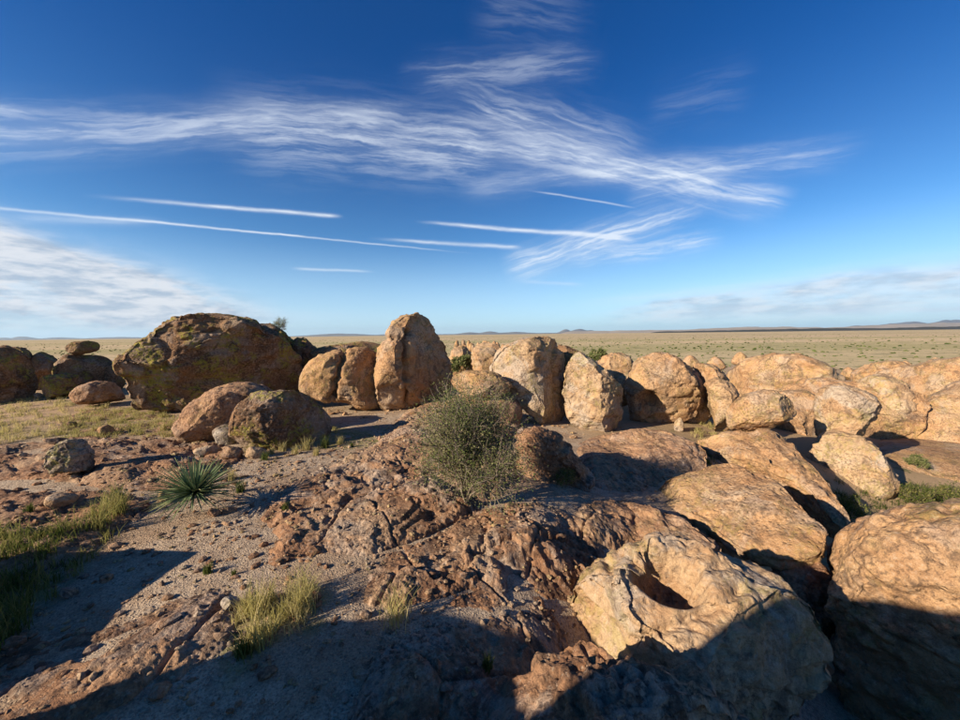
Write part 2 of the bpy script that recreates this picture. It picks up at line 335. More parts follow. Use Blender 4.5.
def leaf_mat(name, a, b_, c_, trans=0.3):
    m = bpy.data.materials.new(name); m.use_nodes = True; T = NT(m.node_tree)
    o = T.n('ShaderNodeOutputMaterial'); d = T.n('ShaderNodeBsdfDiffuse'); tr = T.n('ShaderNodeBsdfTranslucent'); mx = T.n('ShaderNodeMixShader')
    t = T.n('ShaderNodeAttribute', attribute_name='tint').outputs['Fac']
    c = T.mix(T.sm(t, 0.0, 0.5), a, b_); c = T.mix(T.sm(t, 0.5, 1.0), c, c_)
    T.set(d.inputs[0], c); T.set(tr.inputs[0], c); mx.inputs[0].default_value = trans
    T.t.links.new(d.outputs[0], mx.inputs[1]); T.t.links.new(tr.outputs[0], mx.inputs[2]); T.t.links.new(mx.outputs[0], o.inputs[0]); return m
M_plain = plain_mat()
M_grass = leaf_mat('dry_grass', col(0.17, 0.17, 0.05), col(0.38, 0.33, 0.12), col(0.58, 0.47, 0.23), 0.4)
M_greens = leaf_mat('green_grass', col(0.045, 0.07, 0.018), col(0.10, 0.125, 0.03), col(0.30, 0.27, 0.09), 0.4)
M_shrub = leaf_mat('shrub_leaf', col(0.055, 0.08, 0.022), col(0.14, 0.165, 0.055), col(0.27, 0.24, 0.12), 0.25)
M_yucca = leaf_mat('yucca_leaf', col(0.06, 0.10, 0.045), col(0.16, 0.22, 0.11), col(0.34, 0.33, 0.16), 0.12)
M_twig = flat_mat('twig_bark', col(0.16, 0.12, 0.09), col(0.26, 0.21, 0.16), 20)

# ------------------------------------------------------------------ polar sheet
ang_f = np.radians(np.linspace(-62, 62, 900)); ang_b = np.radians(np.linspace(62, 298, 130)[1:-1]); ANG = np.concatenate([ang_f, ang_b])
vv = np.linspace(470, 9, 640); RAD = 3.0*F/vv; RAD = np.concatenate([np.linspace(0.15, RAD[0], 90)[:-1], RAD])
XX = np.outer(RAD, np.sin(ANG)); YY = np.outer(RAD, np.cos(ANG)); NR, NA = XX.shape
gx, gy = XX.ravel(), YY.ravel(); gz0 = H0(gx, gy); gr = np.hypot(gx, gy)
GP = np.stack([gx, gy, np.zeros_like(gx)], 1)
lod = np.clip(14/gr, 0.15, 1)
n_low = fbm(GP, 0.55, 3); n_mid = fbm(GP, 2.6, 4, 0.55); n_fine = fbm(GP, 17.0, 3, 0.6)

# bedrock outcrops: polygon (px), height, edge width, tilt, material, label
OUT = [
 ('left_slab', [(-60,452),(40,443),(100,437),(150,440),(200,443),(243,452),(228,468),(180,488),(110,490),(40,480),(-60,484)], .10, .22, (0, 0), M_brown, 'flat brown rock slab in the shadow of the small round boulder on the left'),
 ('lower_slab', [(-60,492),(30,494),(110,492),(152,506),(122,528),(82,556),(20,585),(-60,610)], .10, .2, (0, 0), M_brown, 'dark brown broken rock slab at the left edge above the tall green grass'),
 ('mid', [(258,512),(300,480),(350,468),(410,470),(455,498),(468,514),(410,545),(366,560),(322,556),(262,584),(256,548)], .17, .22, (.05, .06), M_brown, 'rough brown bedrock hump with a gravel pocket right of the yucca'),
 ('pale', [(380,562),(472,517),(530,506),(580,524),(606,562),(580,604),(500,612),(430,606),(360,612)], .14, .3, (0, .02), M_brown, 'pitted brown bedrock with pale gravel pockets below the large shrub'),
 ('mound', [(318,474),(372,446),(405,414),(452,400),(500,404),(522,430),(518,480),(470,508),(420,486),(362,474)], .30, .5, (0, 0), M_red, 'smooth reddish rock mound rising behind the large shrub'),
 ('bottom', [(340,760),(366,664),(430,630),(505,620),(548,606),(566,640),(566,700),(560,780),(340,800)], .16, .3, (0, 0), M_brown, 'shaded brown bedrock dome at the bottom left of the hollowed boulder'),
 ('corner', [(-60,650),(60,640),(150,612),(216,592),(236,606),(218,650),(150,690),(80,722),(-60,780)], .07, .16, (0, 0), M_brown, 'crumbling brown bedrock strip crossing the gravel at the bottom left'),
 ('gully', [(580,444),(640,432),(690,446),(676,470),(640,492),(592,484)], .16, .4, (0, 0), M_red, 'dim red rock shelf below the upright split boulders'),
 ('layer', [(570,518),(598,505),(648,508),(694,528),(731,550),(738,574),(700,570),(640,548),(590,548)], .22, .22, (0, 0), M_red, 'thin layered brown rock ledge between the orange slab and hollowed boulder'),
 ('rightpink', [(880,440),(930,428),(1010,426),(1010,486),(940,478),(890,462)], .3, .7, (0, 0), M_tan, 'low pinkish rock pavement at the right edge'),
 ('trail', [(52,428),(90,410),(150,414),(220,424),(240,430),(190,436),(110,434)], .05, .25, (0, 0), M_red, 'thin pink rock shelf in the grass left of the low red boulder'),
]
def polyw(pts): 
    s = smooth_closed(pts, 90); s[:, 1] = np.maximum(s[:, 1], 345); return hit(s[:, 0], s[:, 1], H0)[:, :2]
crk = [hit(*np.array(l, float).T, H0)[:, :2] for l in ([(366,560),(410,545),(440,532),(470,514)], [(600,560),(560,545),(520,548),(470,560)], [(352,700),(375,650),(420,612),(470,590)], [(262,462),(330,464),(400,474),(440,480)])]
carve = np.zeros(len(gx))
for pl in crk:
    d = pldist(gx, gy, pl)+0.03*n_fine; carve += np.exp(-(d/0.035)**2)*0.13
poly_o = []; dome = []
for key, pts, Hh, wd, tilt, mt, lb in OUT:
    pw = polyw(pts); poly_o.append(pw); lo, hi = pw.min(0)-1.2, pw.max(0)+1.2
    sel = (gx > lo[0]) & (gx < hi[0]) & (gy > lo[1]) & (gy < hi[1]) & (gr < 60)
    d = np.full(len(gx), -9.0); idx = np.where(sel)[0]
    sc = 1.0
    d[idx] = sdist(gx[idx], gy[idx], pw)+0.16*n_mid[idx]+0.05*n_fine[idx]
    c = pw.mean(0); hgt = Hh*(1-np.exp(-np.maximum(d, 0)/wd))*1.15+np.minimum(d, 0)*0.9+tilt[0]*(gx-c[0])+tilt[1]*(gy-c[1])
    dome.append((idx, d, hgt))
ground_z = gz0+lod*(0.035*n_low+0.012*n_mid+0.0035*n_fine)
# shallow gravel channel relief between slabs
rough = 0.5*fbm(GP, 1.7, 6, 0.62, True)
step = fbm(GP+0.1*n_mid[:, None], 0.8, 4, 0.5)+.03*n_fine; terr = (np.floor(step*5)+sstep((step*5) % 1, 0.72, 0.98))/5.0
w1, w2 = worley(GP+0.15*np.stack([n_mid, n_low, n_mid*0], 1), 1.6); crack = np.exp(-((w2-w1)/0.045)**2)
wc, wd_ = worley(np.stack([GP[:, 0]*1.0+.5*GP[:, 1], GP[:, 1]*.8-.3*GP[:, 0], GP[:, 2]], 1)+0.12*n_mid[:, None], 0.75, 9); crack2 = np.exp(-((wd_-wc)/0.022)**2)
w3, _ = worley(GP, 9.0, 5); pits = sstep(w3, 0.10, 0.40)
SMOOTHK = {'slab': .22, 'mound': .7, 'base': .3, 'rightpink': .4}
top_z = ground_z.copy(); quads_i = None
def grid_faces(mask_v):
    m = mask_v.reshape(NR, NA); q = m | np.roll(m, -1, 1)
    q = q[:-1] | q[1:]; i, j = np.where(q); j2 = (j+1) % NA
    return np.stack([i*NA+j, i*NA+j2, (i+1)*NA+j2, (i+1)*NA+j], 1)
OB = []
for (key, pts, Hh, wd, tilt, mt, lb), (idx, d, hgt) in zip(OUT, dome):
    k = SMOOTHK.get(key, 1.0)
    z = ground_z+hgt+k*lod*(0.022*(rough-0.1)+0.24*terr*np.clip(d*3, 0, 1)-0.05*crack2-0.016*(1-pits)*np.clip(n_mid*2+.4, 0, 1)+0.006*n_fine)
    z -= carve*(1 if key in ('mid', 'pale', 'bottom', 'mound') else 0)
    if key in ('mid', 'pale'):                                # shallow pockets that hold gravel
        z -= 0.16*sstep(fbm(GP, 0.9, 3), 0.12, 0.30)*np.clip(d, 0, .35)*2.2
    inside = d > -0.12
    OB.append((key, z, inside, mt, lb)); top_z = np.where(inside, np.maximum(top_z, z), top_z)
# bilinear lookup on the sheet
def Htop(x, y):
    x = np.asarray(x, float); y = np.asarray(y, float); r = np.hypot(x, y); a = np.arctan2(x, y); a = np.where(a < ANG[0], a+2*np.pi, a)
    fi = np.interp(r, RAD, np.arange(NR)); fj = np.interp(a, ANG, np.arange(NA)); i = np.clip(fi.astype(int), 0, NR-2); j = np.clip(fj.astype(int), 0, NA-2); u = fi-i; v = fj-j
    Z = top_z.reshape(NR, NA); return (Z[i, j]*(1-u)*(1-v)+Z[i+1, j]*u*(1-v)+Z[i, j+1]*(1-u)*v+Z[i+1, j+1]*u*v)
def gattr():
    ppx, ppy = project(np.stack([gx, gy, gz0], 1))
    g = np.zeros(len(gx))
    for poly, s in GRASSP:
        pw = hit(*smooth_closed(poly, 60).T, H0)[:, :2]; g = np.maximum(g, sstep(sdist(gx, gy, pw)+0.3*n_mid, -0.1, 0.35*s))
    return g
GRASSP = [([(-60,400),(60,396),(125,408),(170,418),(240,428),(230,440),(150,436),(60,440),(-60,446)], 1.5), ([(-60,560),(40,545),(100,505),(125,500),(110,540),(70,590),(20,640),(-60,700)], 1), ([(215,640),(250,600),(330,590),(330,615),(280,650),(230,680)], .8),
          ([(270,425),(330,425),(400,440),(340,450),(270,440)], .8)]
GA = gattr()
allm = np.ones(len(gx), bool); FF = grid_faces(allm)
ground = mesh_obj('ground', np.stack([gx, gy, ground_z], 1), FF[:, ::-1], M_ground, attrs={'grass': GA, 'far': np.maximum(sstep(gr, 11, 20), sstep(gx+.6*n_mid, 2.5, 4.5)*sstep(gr, 5.5, 8.5))})
tag(ground, 'gravelly sloping desert ground between the rock outcrops', kind='structure')
for key, z, inside, mt, lb in OB:
    f = grid_faces(inside); u, inv = np.unique(f, return_inverse=True); f = inv.reshape(f.shape)
    o = mesh_obj('rock_outcrop', np.stack([gx[u], gy[u], z[u]], 1), f[:, ::-1], mt); tag(o, lb, 'rock outcrop', 'bedrock outcrops in the gravel')

# far plain
rp = np.exp(np.linspace(math.log(70), math.log(90000), 260)); ap = np.radians(np.linspace(0, 360, 361)[:-1])
px_, py_ = np.outer(rp, np.sin(ap)).ravel(), np.outer(rp, np.cos(ap)).ravel()
pz = CZ-10.0+0.45*fbm(np.stack([px_, py_, px_*0], 1), 0.02, 4)*sstep(np.hypot(px_, py_), 120, 300)-2.0*(1-sstep(np.hypot(px_, py_), 85, 118))
n_a, n_r = 360, 260; i, j = np.meshgrid(np.arange(n_r-1), np.arange(n_a), indexing='ij'); i = i.ravel(); j = j.ravel(); j2 = (j+1) % n_a
pf = np.stack([i*n_a+j, (i+1)*n_a+j, (i+1)*n_a+j2, i*n_a+j2], 1)
tag(mesh_obj('plain', np.stack([px_, py_, pz], 1), pf, M_plain), 'wide straw coloured desert plain reaching the horizon', kind='structure')

# far hills: ridges along the horizon, profile in px above the horizon at a distance
def ridge(name, x0, x1, dist, peaks, mat, label, base=1.0, depth=0.12, seed=0):
    n = 160; xs = np.linspace(x0, x1, n); az = np.arctan((xs-480)/F)
    h = np.full(n, base); 
    for pc, pw_, ph in peaks: h = np.maximum(h, ph*np.exp(-((xs-pc)/pw_)**2)+base*0.6)
    h *= np.clip(np.minimum(xs-x0, x1-xs)/12.0, 0, 1)**0.7
    nz = fbm(np.stack([xs*0.06, xs*0+seed, xs*0], 1), 1.0, 4); h = h*(1+0.35*nz)
    V = []; prof = [(-1, 0), (-.6, .25), (-.3, .62), (0, 1), (.4, .55), (1, 0)]
    for s, k in prof:
        r = dist*(1+depth*s)/np.cos(az)
        zz = CZ-10.6+h*k*dist/F*(1+0.15*nz*(k < 1)); V.append(np.stack([r*np.sin(az), r*np.cos(az), zz], 1))
    V = np.concatenate(V); q = []
    for a in range(len(prof)-1):
        b = np.arange(n-1)+a*n; q.append(np.stack([b, b+1, b+1+n, b+n], 1))
    o = mesh_obj(name, V, np.concatenate(q), mat); tag(o, label, kind='structure')
M_hill = flat_mat('far_hill', col(0.13, 0.11, 0.09), col(0.18, 0.15, 0.12), 0.0004)
M_cloud_shadow = flat_mat('painted_cloud_shadow', col(0.045, 0.045, 0.03), col(0.07, 0.06, 0.045), 0.002)  # dark tone that paints a cloud's shadow onto the far land
M_bajada = flat_mat('pale_bajada', col(0.40, 0.31, 0.22), col(0.33, 0.26, 0.18), 0.0006)
ridge('far_hills', 285, 640, 52000, [(340,30,2.2),(400,20,1.5),(470,12,1.6),(490,10,2.4),(566,6,3.6),(580,10,4.2),(590,7,2.8),(515,20,1.6)], M_hill, 'low blue hills on the horizon behind the tall boulders', 0.8, seed=1)
ridge('far_hills', 640, 1100, 55000, [(700,40,1.5),(745,16,2.2),(780,30,1.6),(860,20,4.5),(905,35,7.5),(960,45,8.8),(1030,50,9)], M_hill, 'higher blue hills on the horizon at the right', 1.0, seed=2)
ridge('far_hills', -150, 260, 50000, [(-60,40,4),(5,10,2.2),(25,14,2.8),(60,20,1.4),(120,30,1.2),(200,30,1.2)], M_hill, 'faint low hills on the horizon at the left', 0.8, seed=3)
ridge('pale_slope', 560, 1150, 30000, [(760,80,3.0),(950,120,5.0)], M_bajada, 'pale desert slope below the right hand hills', 2.4, 0.2, seed=4)
ridge('cloud_shadow_band', 650, 1150, 9000, [(820,120,1.7),(980,120,2.3)], M_cloud_shadow, 'dark band painted as a cloud shadow across the plain at the right', 1.5, 0.1, seed=5)  # low ridge coloured dark, standing in for a cloud shadow on the plain

# ------------------------------------------------------------------ boulders
_ico = {}
def ico(n):
    if n not in _ico:
        import bmesh
        bm = bmesh.new(); bmesh.ops.create_icosphere(bm, subdivisions=n, radius=1.0)
        V = np.array([v.co[:] for v in bm.verts]); Fc = np.array([[v.index for v in f.verts] for f in bm.faces]); bm.free(); _ico[n] = (V, Fc)
    return _ico[n]
def vnormals(V, Fc):
    n = np.cross(V[Fc[:, 1]]-V[Fc[:, 0]], V[Fc[:, 2]]-V[Fc[:, 0]]); N = np.zeros_like(V)
    for k in range(3):
        for c in range(3): N[:, c] += np.bincount(Fc[:, k], n[:, c], len(V))
    return N/(np.linalg.norm(N, axis=1)[:, None]+1e-12)
def boulder(pts, Y, df=0.8, db=0.9, p=2.3, sub=5, mat=None, label='', rough=1.0, facets=5, grooves=(), holes=(), cuts=(), rest=False, seed=0, smooth_n=200, name='boulder', cat='boulder', group='weathered desert boulders', lean=(0, 0), normal=None):
    rs = np.random.default_rng(seed+11); S = smooth_closed(pts, smooth_n); c = S.mean(0)
    dc = rays(*c); Pc = CAM+dc*Y; dh = np.array([dc[0], dc[1], 0]) if normal is None else np.array(normal, float)
    dh /= np.linalg.norm(dh)
    R = np.cross(dh, [0, 0, 1.]); R /= np.linalg.norm(R); U = np.cross(R, dh)
    d = rays(S[:, 0], S[:, 1]); t = ((Pc-CAM)@dh)/(d@dh); W = CAM+d*t[:, None]-Pc; u, w_ = W@R, W@U
    if rest:                                   # bed it in the ground it stands on
        lowm = w_ < np.quantile(w_, .25); gz = float(np.min(Htop(Pc[0]+u[lowm]*R[0], Pc[1]+u[lowm]*R[1])))-Pc[2]-.06*math.sqrt(np.ptp(u)*np.ptp(w_))
        if gz < w_.min(): w_ = np.where(w_ < 0, w_*gz/w_.min(), w_)
    th = np.arctan2(w_, u); o = np.argsort(th); rr = np.hypot(u, w_)[o]; th = th[o]
    V, Fc = ico(sub); a, b, cc_ = V[:, 0], V[:, 1], V[:, 2]; rho = np.hypot(a, cc_); tv = np.arctan2(cc_, a); Rt = np.interp(tv, th, rr, period=2*np.pi)
    size = math.sqrt(np.ptp(u)*np.ptp(w_))/2; k = (rho**p+np.abs(b)**p)**(-1/p); Rm = rr.mean()
    Rb = Rt*np.clip(rho*1.6, 0, 1)+Rm*(1-np.clip(rho*1.6, 0, 1))
    rad = Rb*rho*k; dep = np.where(b < 0, df, db)*size*b*k
    X = rad*np.cos(tv)+lean[0]*size*np.clip(-b, 0, 1)**2; Z = rad*np.sin(tv)+lean[1]*size*np.clip(-b, 0, 1)**2
    Q = np.stack([X, dep, Z], 1)
    for cx_, cy_, cz_, fr in cuts:
        fn = np.array([cx_, cy_, cz_], float); fn /= np.linalg.norm(fn); s = Q@fn; m = s.max()*fr; Q -= fn*(np.maximum(s-m, 0)*0.88)[:, None]
    for i in range(facets+2):
        fn = rs.normal(size=3); fn[1] = -abs(fn[1])-0.6; fn /= np.linalg.norm(fn); s = Q@fn; m = s.max()*rs.uniform(0.72, 0.92)
        ov = np.maximum(s-m, 0); Q -= fn*(ov*0.9)[:, None]
    Wd = Pc+Q[:, :1]*R+Q[:, 1:2]*dh+Q[:, 2:]*U; off = rs.uniform(-50, 50, 3); N = vnormals(Wd, Fc)
    L = Wd+off; sz = max(size, 0.05)
    disp = sz*(0.05*fbm(L, 0.85/sz, 3)+0.034*fbm(L, 2.4/sz, 5, 0.6)-0.018*(fbm(L+7, 1.6/sz, 5, .55, True)-.2))
    disp += rough*min(sz, 1.0)**0.5*(0.030*fbm(L, 5.0, 5, 0.6)-0.014)
    tq = fbm(L*np.array([1, 1, 1.5])+5, 1.1/sz, 4, .5)*3.2; disp += sz*0.030*rough*((np.floor(tq)+sstep(tq % 1, .80, .97))-tq*.6)
    if sub >= 5:
        wa, wb = worley(L, 7.0/max(min(sz, 1.2), .4), 3); disp -= rough*0.020*(1-sstep(wa, 0.08, 0.42))*sstep(fbm(L, 1.3, 2), -0.25, 0.15)*min(sz, 1)
        rg = fbm(L*np.array([1, 1, 1.8]), 1.3/sz, 4, 0.5, True); disp -= rough*sz*0.045*sstep(rg, 0.30, 0.60)
    Wd = Wd+N*disp[:, None]
    if grooves or holes:
        ppx, ppy = project(Wd); front = np.clip(np.maximum(-(N@dh), N[:, 2])*2+0.3, 0, 1); jx = perlin(L*3.0)*2.5
        for pl, gw, gd in grooves:
            dd = pldist(ppx+jx, ppy+jx*0.4, np.array(pl, float)); Wd = Wd-N*(front*gd*np.exp(-(dd/gw)**2))[:, None]
        for hx, hy, rx, ry, an, hd in holes:
            ca, sa = math.cos(an), math.sin(an); ex = ((ppx-hx)*ca+(ppy-hy)*sa)/rx; ey = (-(ppx-hx)*sa+(ppy-hy)*ca)/ry; e = np.sqrt(ex*ex+ey*ey)+0.1*jx/2.5
            Wd = Wd-N*(np.clip(front, 0, 1)*hd*(1-sstep(e, 0.45, 1.0)))[:, None]
    o = mesh_obj(name, Wd-Pc, Fc, mat); o.location = Pc; tag(o, label, cat, group); return o
BO = [
 # pts, Y, kwargs
 ([(-50,375),(-34,352),(0,345),(18,347),(32,358),(38,372),(38,387),(26,396),(0,399),(-35,400)], 14, dict(mat=M_dark, cuts=[(.2,-1,-.2,.55)], seed=1, label='dark rounded boulder cut by the left edge of the picture', sub=6)),
 ([(28,366),(32,355),(42,351),(54,354),(59,362),(56,378),(40,384),(30,380)], 17.5, dict(mat=M_dark, seed=2, label='small dark boulder in the gap right of the leftmost boulder')),
 ([(50,375),(53,362),(64,354),(84,353),(104,355),(116,364),(121,376),(118,390),(95,396),(62,394),(52,386)], 16, dict(mat=M_dark, cuts=[(.2,-1,-.1,.6)], seed=3, label='squat boulder carrying the flat cap stone')),
 ([(64,349),(68,343),(80,340.5),(94,341),(101,345),(99,351),(88,354),(72,355)], 15.8, dict(mat=M_dark, seed=4, df=.7, label='small flat cap stone perched on the squat boulder', facets=3)),
 ([(38,386),(40,377),(52,374),(68,372),(80,375),(87,383),(84,393),(62,398),(44,397)], 14.3, dict(mat=M_dark, cuts=[(.4,-1,-.1,.6)], seed=5, label='low brown boulder in front of the squat boulder')),
 ([(66,398),(74,388),(88,381),(104,380),(118,383),(125,391),(124,401),(100,406),(74,404)], 12.8, dict(mat=M_red, seed=6, label='low rounded rock at the foot of the great boulder')),
 ([(114,364),(117,355),(127,345),(141,334),(158,322),(185,313),(215,310),(245,314),(268,324),(286,337),(299,354),(305,374),(303,396),(270,412),(210,416),(165,414),(135,411),(127,398),(124,384),(118,375)], 13, dict(mat=M_dark, cuts=[(.12,-1,-.28,.5),(-.4,-1,-.5,.72)], seed=7, sub=7, df=.75, db=.7, p=2.7, lean=(-.1, 0), label='great dark lichen covered boulder, the largest on the left', facets=-1, rough=1.0, grooves=[([(120,362),(150,372),(200,380),(240,385)], 5, .12), ([(150,330),(170,350),(165,372)], 3, .06)])),
 ([(250,330),(268,321),(283,330),(296,341),(310,352),(320,366),(318,388),(290,398),(255,392)], 14.8, dict(mat=M_dark, cuts=[(.5,-.8,0,.4)], seed=8, sub=6, label='dark sloping boulder behind the right shoulder of the great boulder')),
 ([(289,348),(294,338),(304,337),(313,344),(320,352),(316,366),(300,368),(290,360)], 16, dict(mat=M_dark, seed=9, label='small lichen knob beside the great boulder')),
 ([(168,428),(176,415),(188,403),(206,391),(235,382),(262,383),(280,396),(290,420),(285,445),(230,450),(180,442)], 10.0, dict(mat=M_red, seed=10, sub=6, label='low smooth red boulder in front of the great boulder', rough=.7)),
 ([(226,428),(231,408),(249,394),(278,388),(304,390),(322,402),(334,418),(334,436),(300,446),(252,448),(230,440)], 9.1, dict(mat=M_dark, cuts=[(.5,-.8,.1,.4)], seed=11, sub=6, p=2.2, label='low dark brown boulder overlapping the smooth red boulder')),
 ([(297,382),(302,366),(316,354),(334,348),(350,346),(368,347),(384,356),(392,374),(394,398),(384,410),(362,410),(345,403),(322,402),(301,394)], 13, dict(mat=M_tan, cuts=[(.9,-.45,0,.9)], seed=12, sub=6, label='wide tan boulder split by a vertical seam', facets=3, rough=.8, grooves=[([(345,344),(343,360),(337,378),(332,400)], 2.6, .28)], holes=[(371,397,11,7,0,.08)])),
 ([(305,352),(318,346),(345,342),(370,341),(384,346),(386,356),(350,362),(312,360)], 16.5, dict(mat=M_dark, seed=13, label='flat dark rock behind the split tan boulder')),
 ([(377,352),(381,340),(389,324),(403,314),(419,312),(432,321),(443,335),(453,353),(459,374),(461,394),(434,404),(396,408),(378,402),(373,377)], 13.6, dict(mat=M_tan, cuts=[(.72,-.7,0,.35)], seed=14, sub=6, p=2.5, df=.85, lean=(-.15, .1), label='tall upright domed boulder cleft by a dark vertical crack', facets=4, grooves=[([(407,330),(406,350),(406,405)], 2.2, .35), ([(380,338),(395,337),(406,340)], 3, .12)])),
 ([(447,366),(450,352),(459,345),(468,348),(475,358),(477,370),(465,378),(450,375)], 24, dict(mat=M_tan, seed=16, label='small boulder with a green bush on it right of the tall boulder')),
 ([(469,364),(472,349),(484,340),(497,343),(504,354),(503,372),(488,378),(474,376)], 22, dict(mat=M_tan, seed=17, label='pointed tan boulder left of the central boulder')),
 ([(449,382),(457,373),(474,369),(494,370),(507,379),(513,386),(503,396),(482,399),(461,394)], 11.8, dict(mat=M_tan, seed=18, sub=6, label='lens shaped orange boulder leaning on the central boulder', p=2.0, facets=3, rough=.8)),
 ([(489,376),(491,360),(499,347),(514,338),(532,334),(548,334),(560,342),(569,356),(574,378),(575,408),(566,424),(546,424),(528,408),(508,396),(494,388)], 12.6, dict(mat=M_pale, cuts=[(.85,-.5,0,.5),(-.35,-.9,.1,.75)], seed=19, sub=6, p=2.6, lean=(-.2, 0), label='large central boulder with a lit face and dark right side', facets=3, holes=[(541,361,6,7,.3,.14)], grooves=[([(558,340),(552,362),(556,392),(558,420)], 2.5, .08)])),
 ([(556,350),(564,345),(574,347),(582,352),(586,372),(586,410),(576,424),(560,420)], 14.6, dict(mat=M_dark, seed=20, label='shaded narrow boulder wedged between the two central boulders')),
 ([(562,402),(562,382),(566,364),(575,350),(588,355),(604,367),(618,378),(628,394),(630,412),(622,426),(605,431),(584,426),(566,418)], 11.6, dict(mat=M_pale, cuts=[(.85,-.45,-.1,.6),(-.2,-1,0,.6)], seed=21, sub=6, p=2.7, df=.6, lean=(-.1, 0), label='pale leaning boulder with a pointed top right of the centre', facets=3, holes=[(589,396,3.5,6,.2,.09), (603,381,3,5,0,.06), (582,378,3,3,0,.05)])),
 ([(596,364),(604,355),(620,352),(632,358),(634,372),(616,378),(600,374)], 17, dict(mat=M_tan, seed=22, label='small rounded rock behind the pale leaning boulder')),
 ([(624,380),(630,366),(641,356),(655,351),(672,354),(688,362),(698,378),(702,396),(696,416),(668,422),(636,420),(626,402)], 13, dict(mat=M_tan, cuts=[(.4,-.8,-.4,.6)], seed=23, sub=6, label='domed tan boulder over a dark hollow right of centre', facets=3, holes=[(648,402,15,13,.1,.75)])),
 ([(662,378),(672,366),(688,366),(702,376),(712,392),(720,410),(708,424),(684,424),(668,408)], 13.4, dict(mat=M_tan, cuts=[(.6,-.8,-.3,.55)], seed=24, sub=6, label='yellow streaked boulder left of the egg shaped rock', holes=[(688,414,12,9,.2,.3)])),
 ([(691,368),(697,362),(712,364),(724,372),(734,384),(732,396),(716,392),(700,382)], 13.6, dict(mat=M_tan, seed=25, label='rounded rock behind the egg shaped rock')),
 ([(703,386),(708,379),(720,377),(733,384),(741,394),(738,406),(728,412),(714,404)], 12.0, dict(mat=M_tan, seed=26, label='egg shaped rock behind the balanced boulder', facets=2)),
 ([(724,420),(727,407),(740,395),(760,389),(780,391),(794,401),(801,415),(788,423),(766,432),(747,437),(730,431)], 10.4, dict(mat=M_tan, cuts=[(.2,-.6,-.8,.6)], seed=27, sub=6, p=2.1, df=.8, label='balanced oval boulder resting on the tan ledge', facets=4, rough=.8)),
 ([(720,380),(736,362),(760,355),(785,352),(812,356),(834,366),(848,388),(845,420),(790,425),(740,410)], 20, dict(mat=M_tan, seed=28, sub=6, label='broad boulder ridge behind the balanced boulder', p=2.6)),
 ([(755,398),(764,392),(800,388),(822,398),(826,420),(822,450),(800,460),(772,440)], 14.5, dict(mat=M_tan, seed=29, label='shadowed boulder in the gap right of the balanced boulder')),
 ([(812,418),(814,396),(822,385),(841,382),(862,388),(881,399),(886,413),(878,429),(862,441),(838,441),(816,437)], 11.4, dict(mat=M_pale, cuts=[(-.2,-1,.1,.7),(.9,-.3,-.4,.7)], seed=30, sub=6, label='pale boulder stacked on another at the right', facets=4)),
 ([(804,466),(810,446),(818,434),(836,430),(868,438),(886,452),(898,474),(903,488),(896,500),(872,508),(840,504),(816,486)], 10.8, dict(mat=M_pale, cuts=[(-.3,-1,.2,.65)], seed=31, sub=6, label='lower boulder of the stacked pair at the right', facets=3)),
 ([(845,400),(852,384),(876,372),(898,377),(914,389),(924,406),(918,422),(904,433),(876,436),(850,430)], 15.5, dict(mat=M_pale, seed=32, sub=6, label='rounded boulder right behind the stacked pair')),
 ([(858,384),(880,368),(908,362),(945,357),(1000,356),(1040,372),(1040,420),(980,432),(920,425),(880,410)], 23, dict(mat=M_tan, seed=33, sub=6, label='long low boulder ridge at the right edge of the picture', p=2.8, facets=6)),
 ([(930,440),(945,428),(975,420),(1010,428),(1020,460),(980,470),(940,462)], 15, dict(mat=M_tan, seed=34, label='low pinkish boulder at the right edge below the ridge')),
 ([(513,440),(518,429),(532,424),(548,427),(564,436),(578,452),(592,474),(600,500),(592,524),(560,532),(530,520),(514,490)], 7.6, dict(mat=M_brown, seed=35, sub=6, df=.7, label='dark brown boulder immediately right of the large shrub', rough=1.6)),
 ([(543,640),(552,612),(566,590),(586,566),(612,555),(638,546),(664,543),(690,551),(724,565),(770,592),(816,616),(846,642),(852,676),(834,716),(770,745),(700,736),(650,700),(600,676),(556,672)], 3.75, dict(mat=M_pale, cuts=[(.75,-.6,.15,.74),(-.55,-.8,.1,.68),(0.1,-.35,1,.68)], seed=36, sub=7, p=2.5, df=.62, lean=(-.08, .06), label='large cream boulder with a deep hollow in its top in the foreground', facets=5, rough=1.3, holes=[(670,580,48,27,.45,.55), (600,668,32,14,.4,.35)], grooves=[([(596,580),(606,612),(622,650)], 5, .06), ([(640,640),(700,615),(740,590)], 6, .05)])),
 ([(390,800),(424,730),(486,702),(526,680),(560,671),(612,670),(664,681),(724,700),(768,728),(800,810),(600,900)], 2.5, dict(mat=M_brown, seed=37, sub=7, p=2.8, df=.5, db=.5, label='rough brown rock at the bottom edge nearest the viewer', facets=4, rough=1.9, grooves=[([(600,664),(606,690),(640,720)], 7, .04)])),
 ([(824,590),(827,560),(838,536),(858,518),(890,508),(960,503),(1040,506),(1120,540),(1160,640),(1120,800),(980,860),(880,780),(840,700),(828,640)], 4.2, dict(mat=M_tan, seed=38, sub=7, p=3.0, df=.5, db=.8, label='huge smooth boulder half in shadow at the right edge', facets=2, rough=1.1)),
 ([(42,462),(48,448),(62,440),(80,438),(94,446),(97,460),(92,472),(72,477),(50,474)], 6.7, dict(mat=M_grey, cuts=[(.4,-.9,0,.6),(-.5,-.8,.2,.7)], seed=39, sub=6, label='small grey speckled boulder on the flat brown slab', p=2.4, facets=6, rough=1.3)),
 ([(790,400),(810,388),(835,384),(858,388),(866,400),(850,420),(810,424)], 17.5, dict(mat=M_tan, seed=41, label='tan rock between the broad ridge and the stacked pair')),
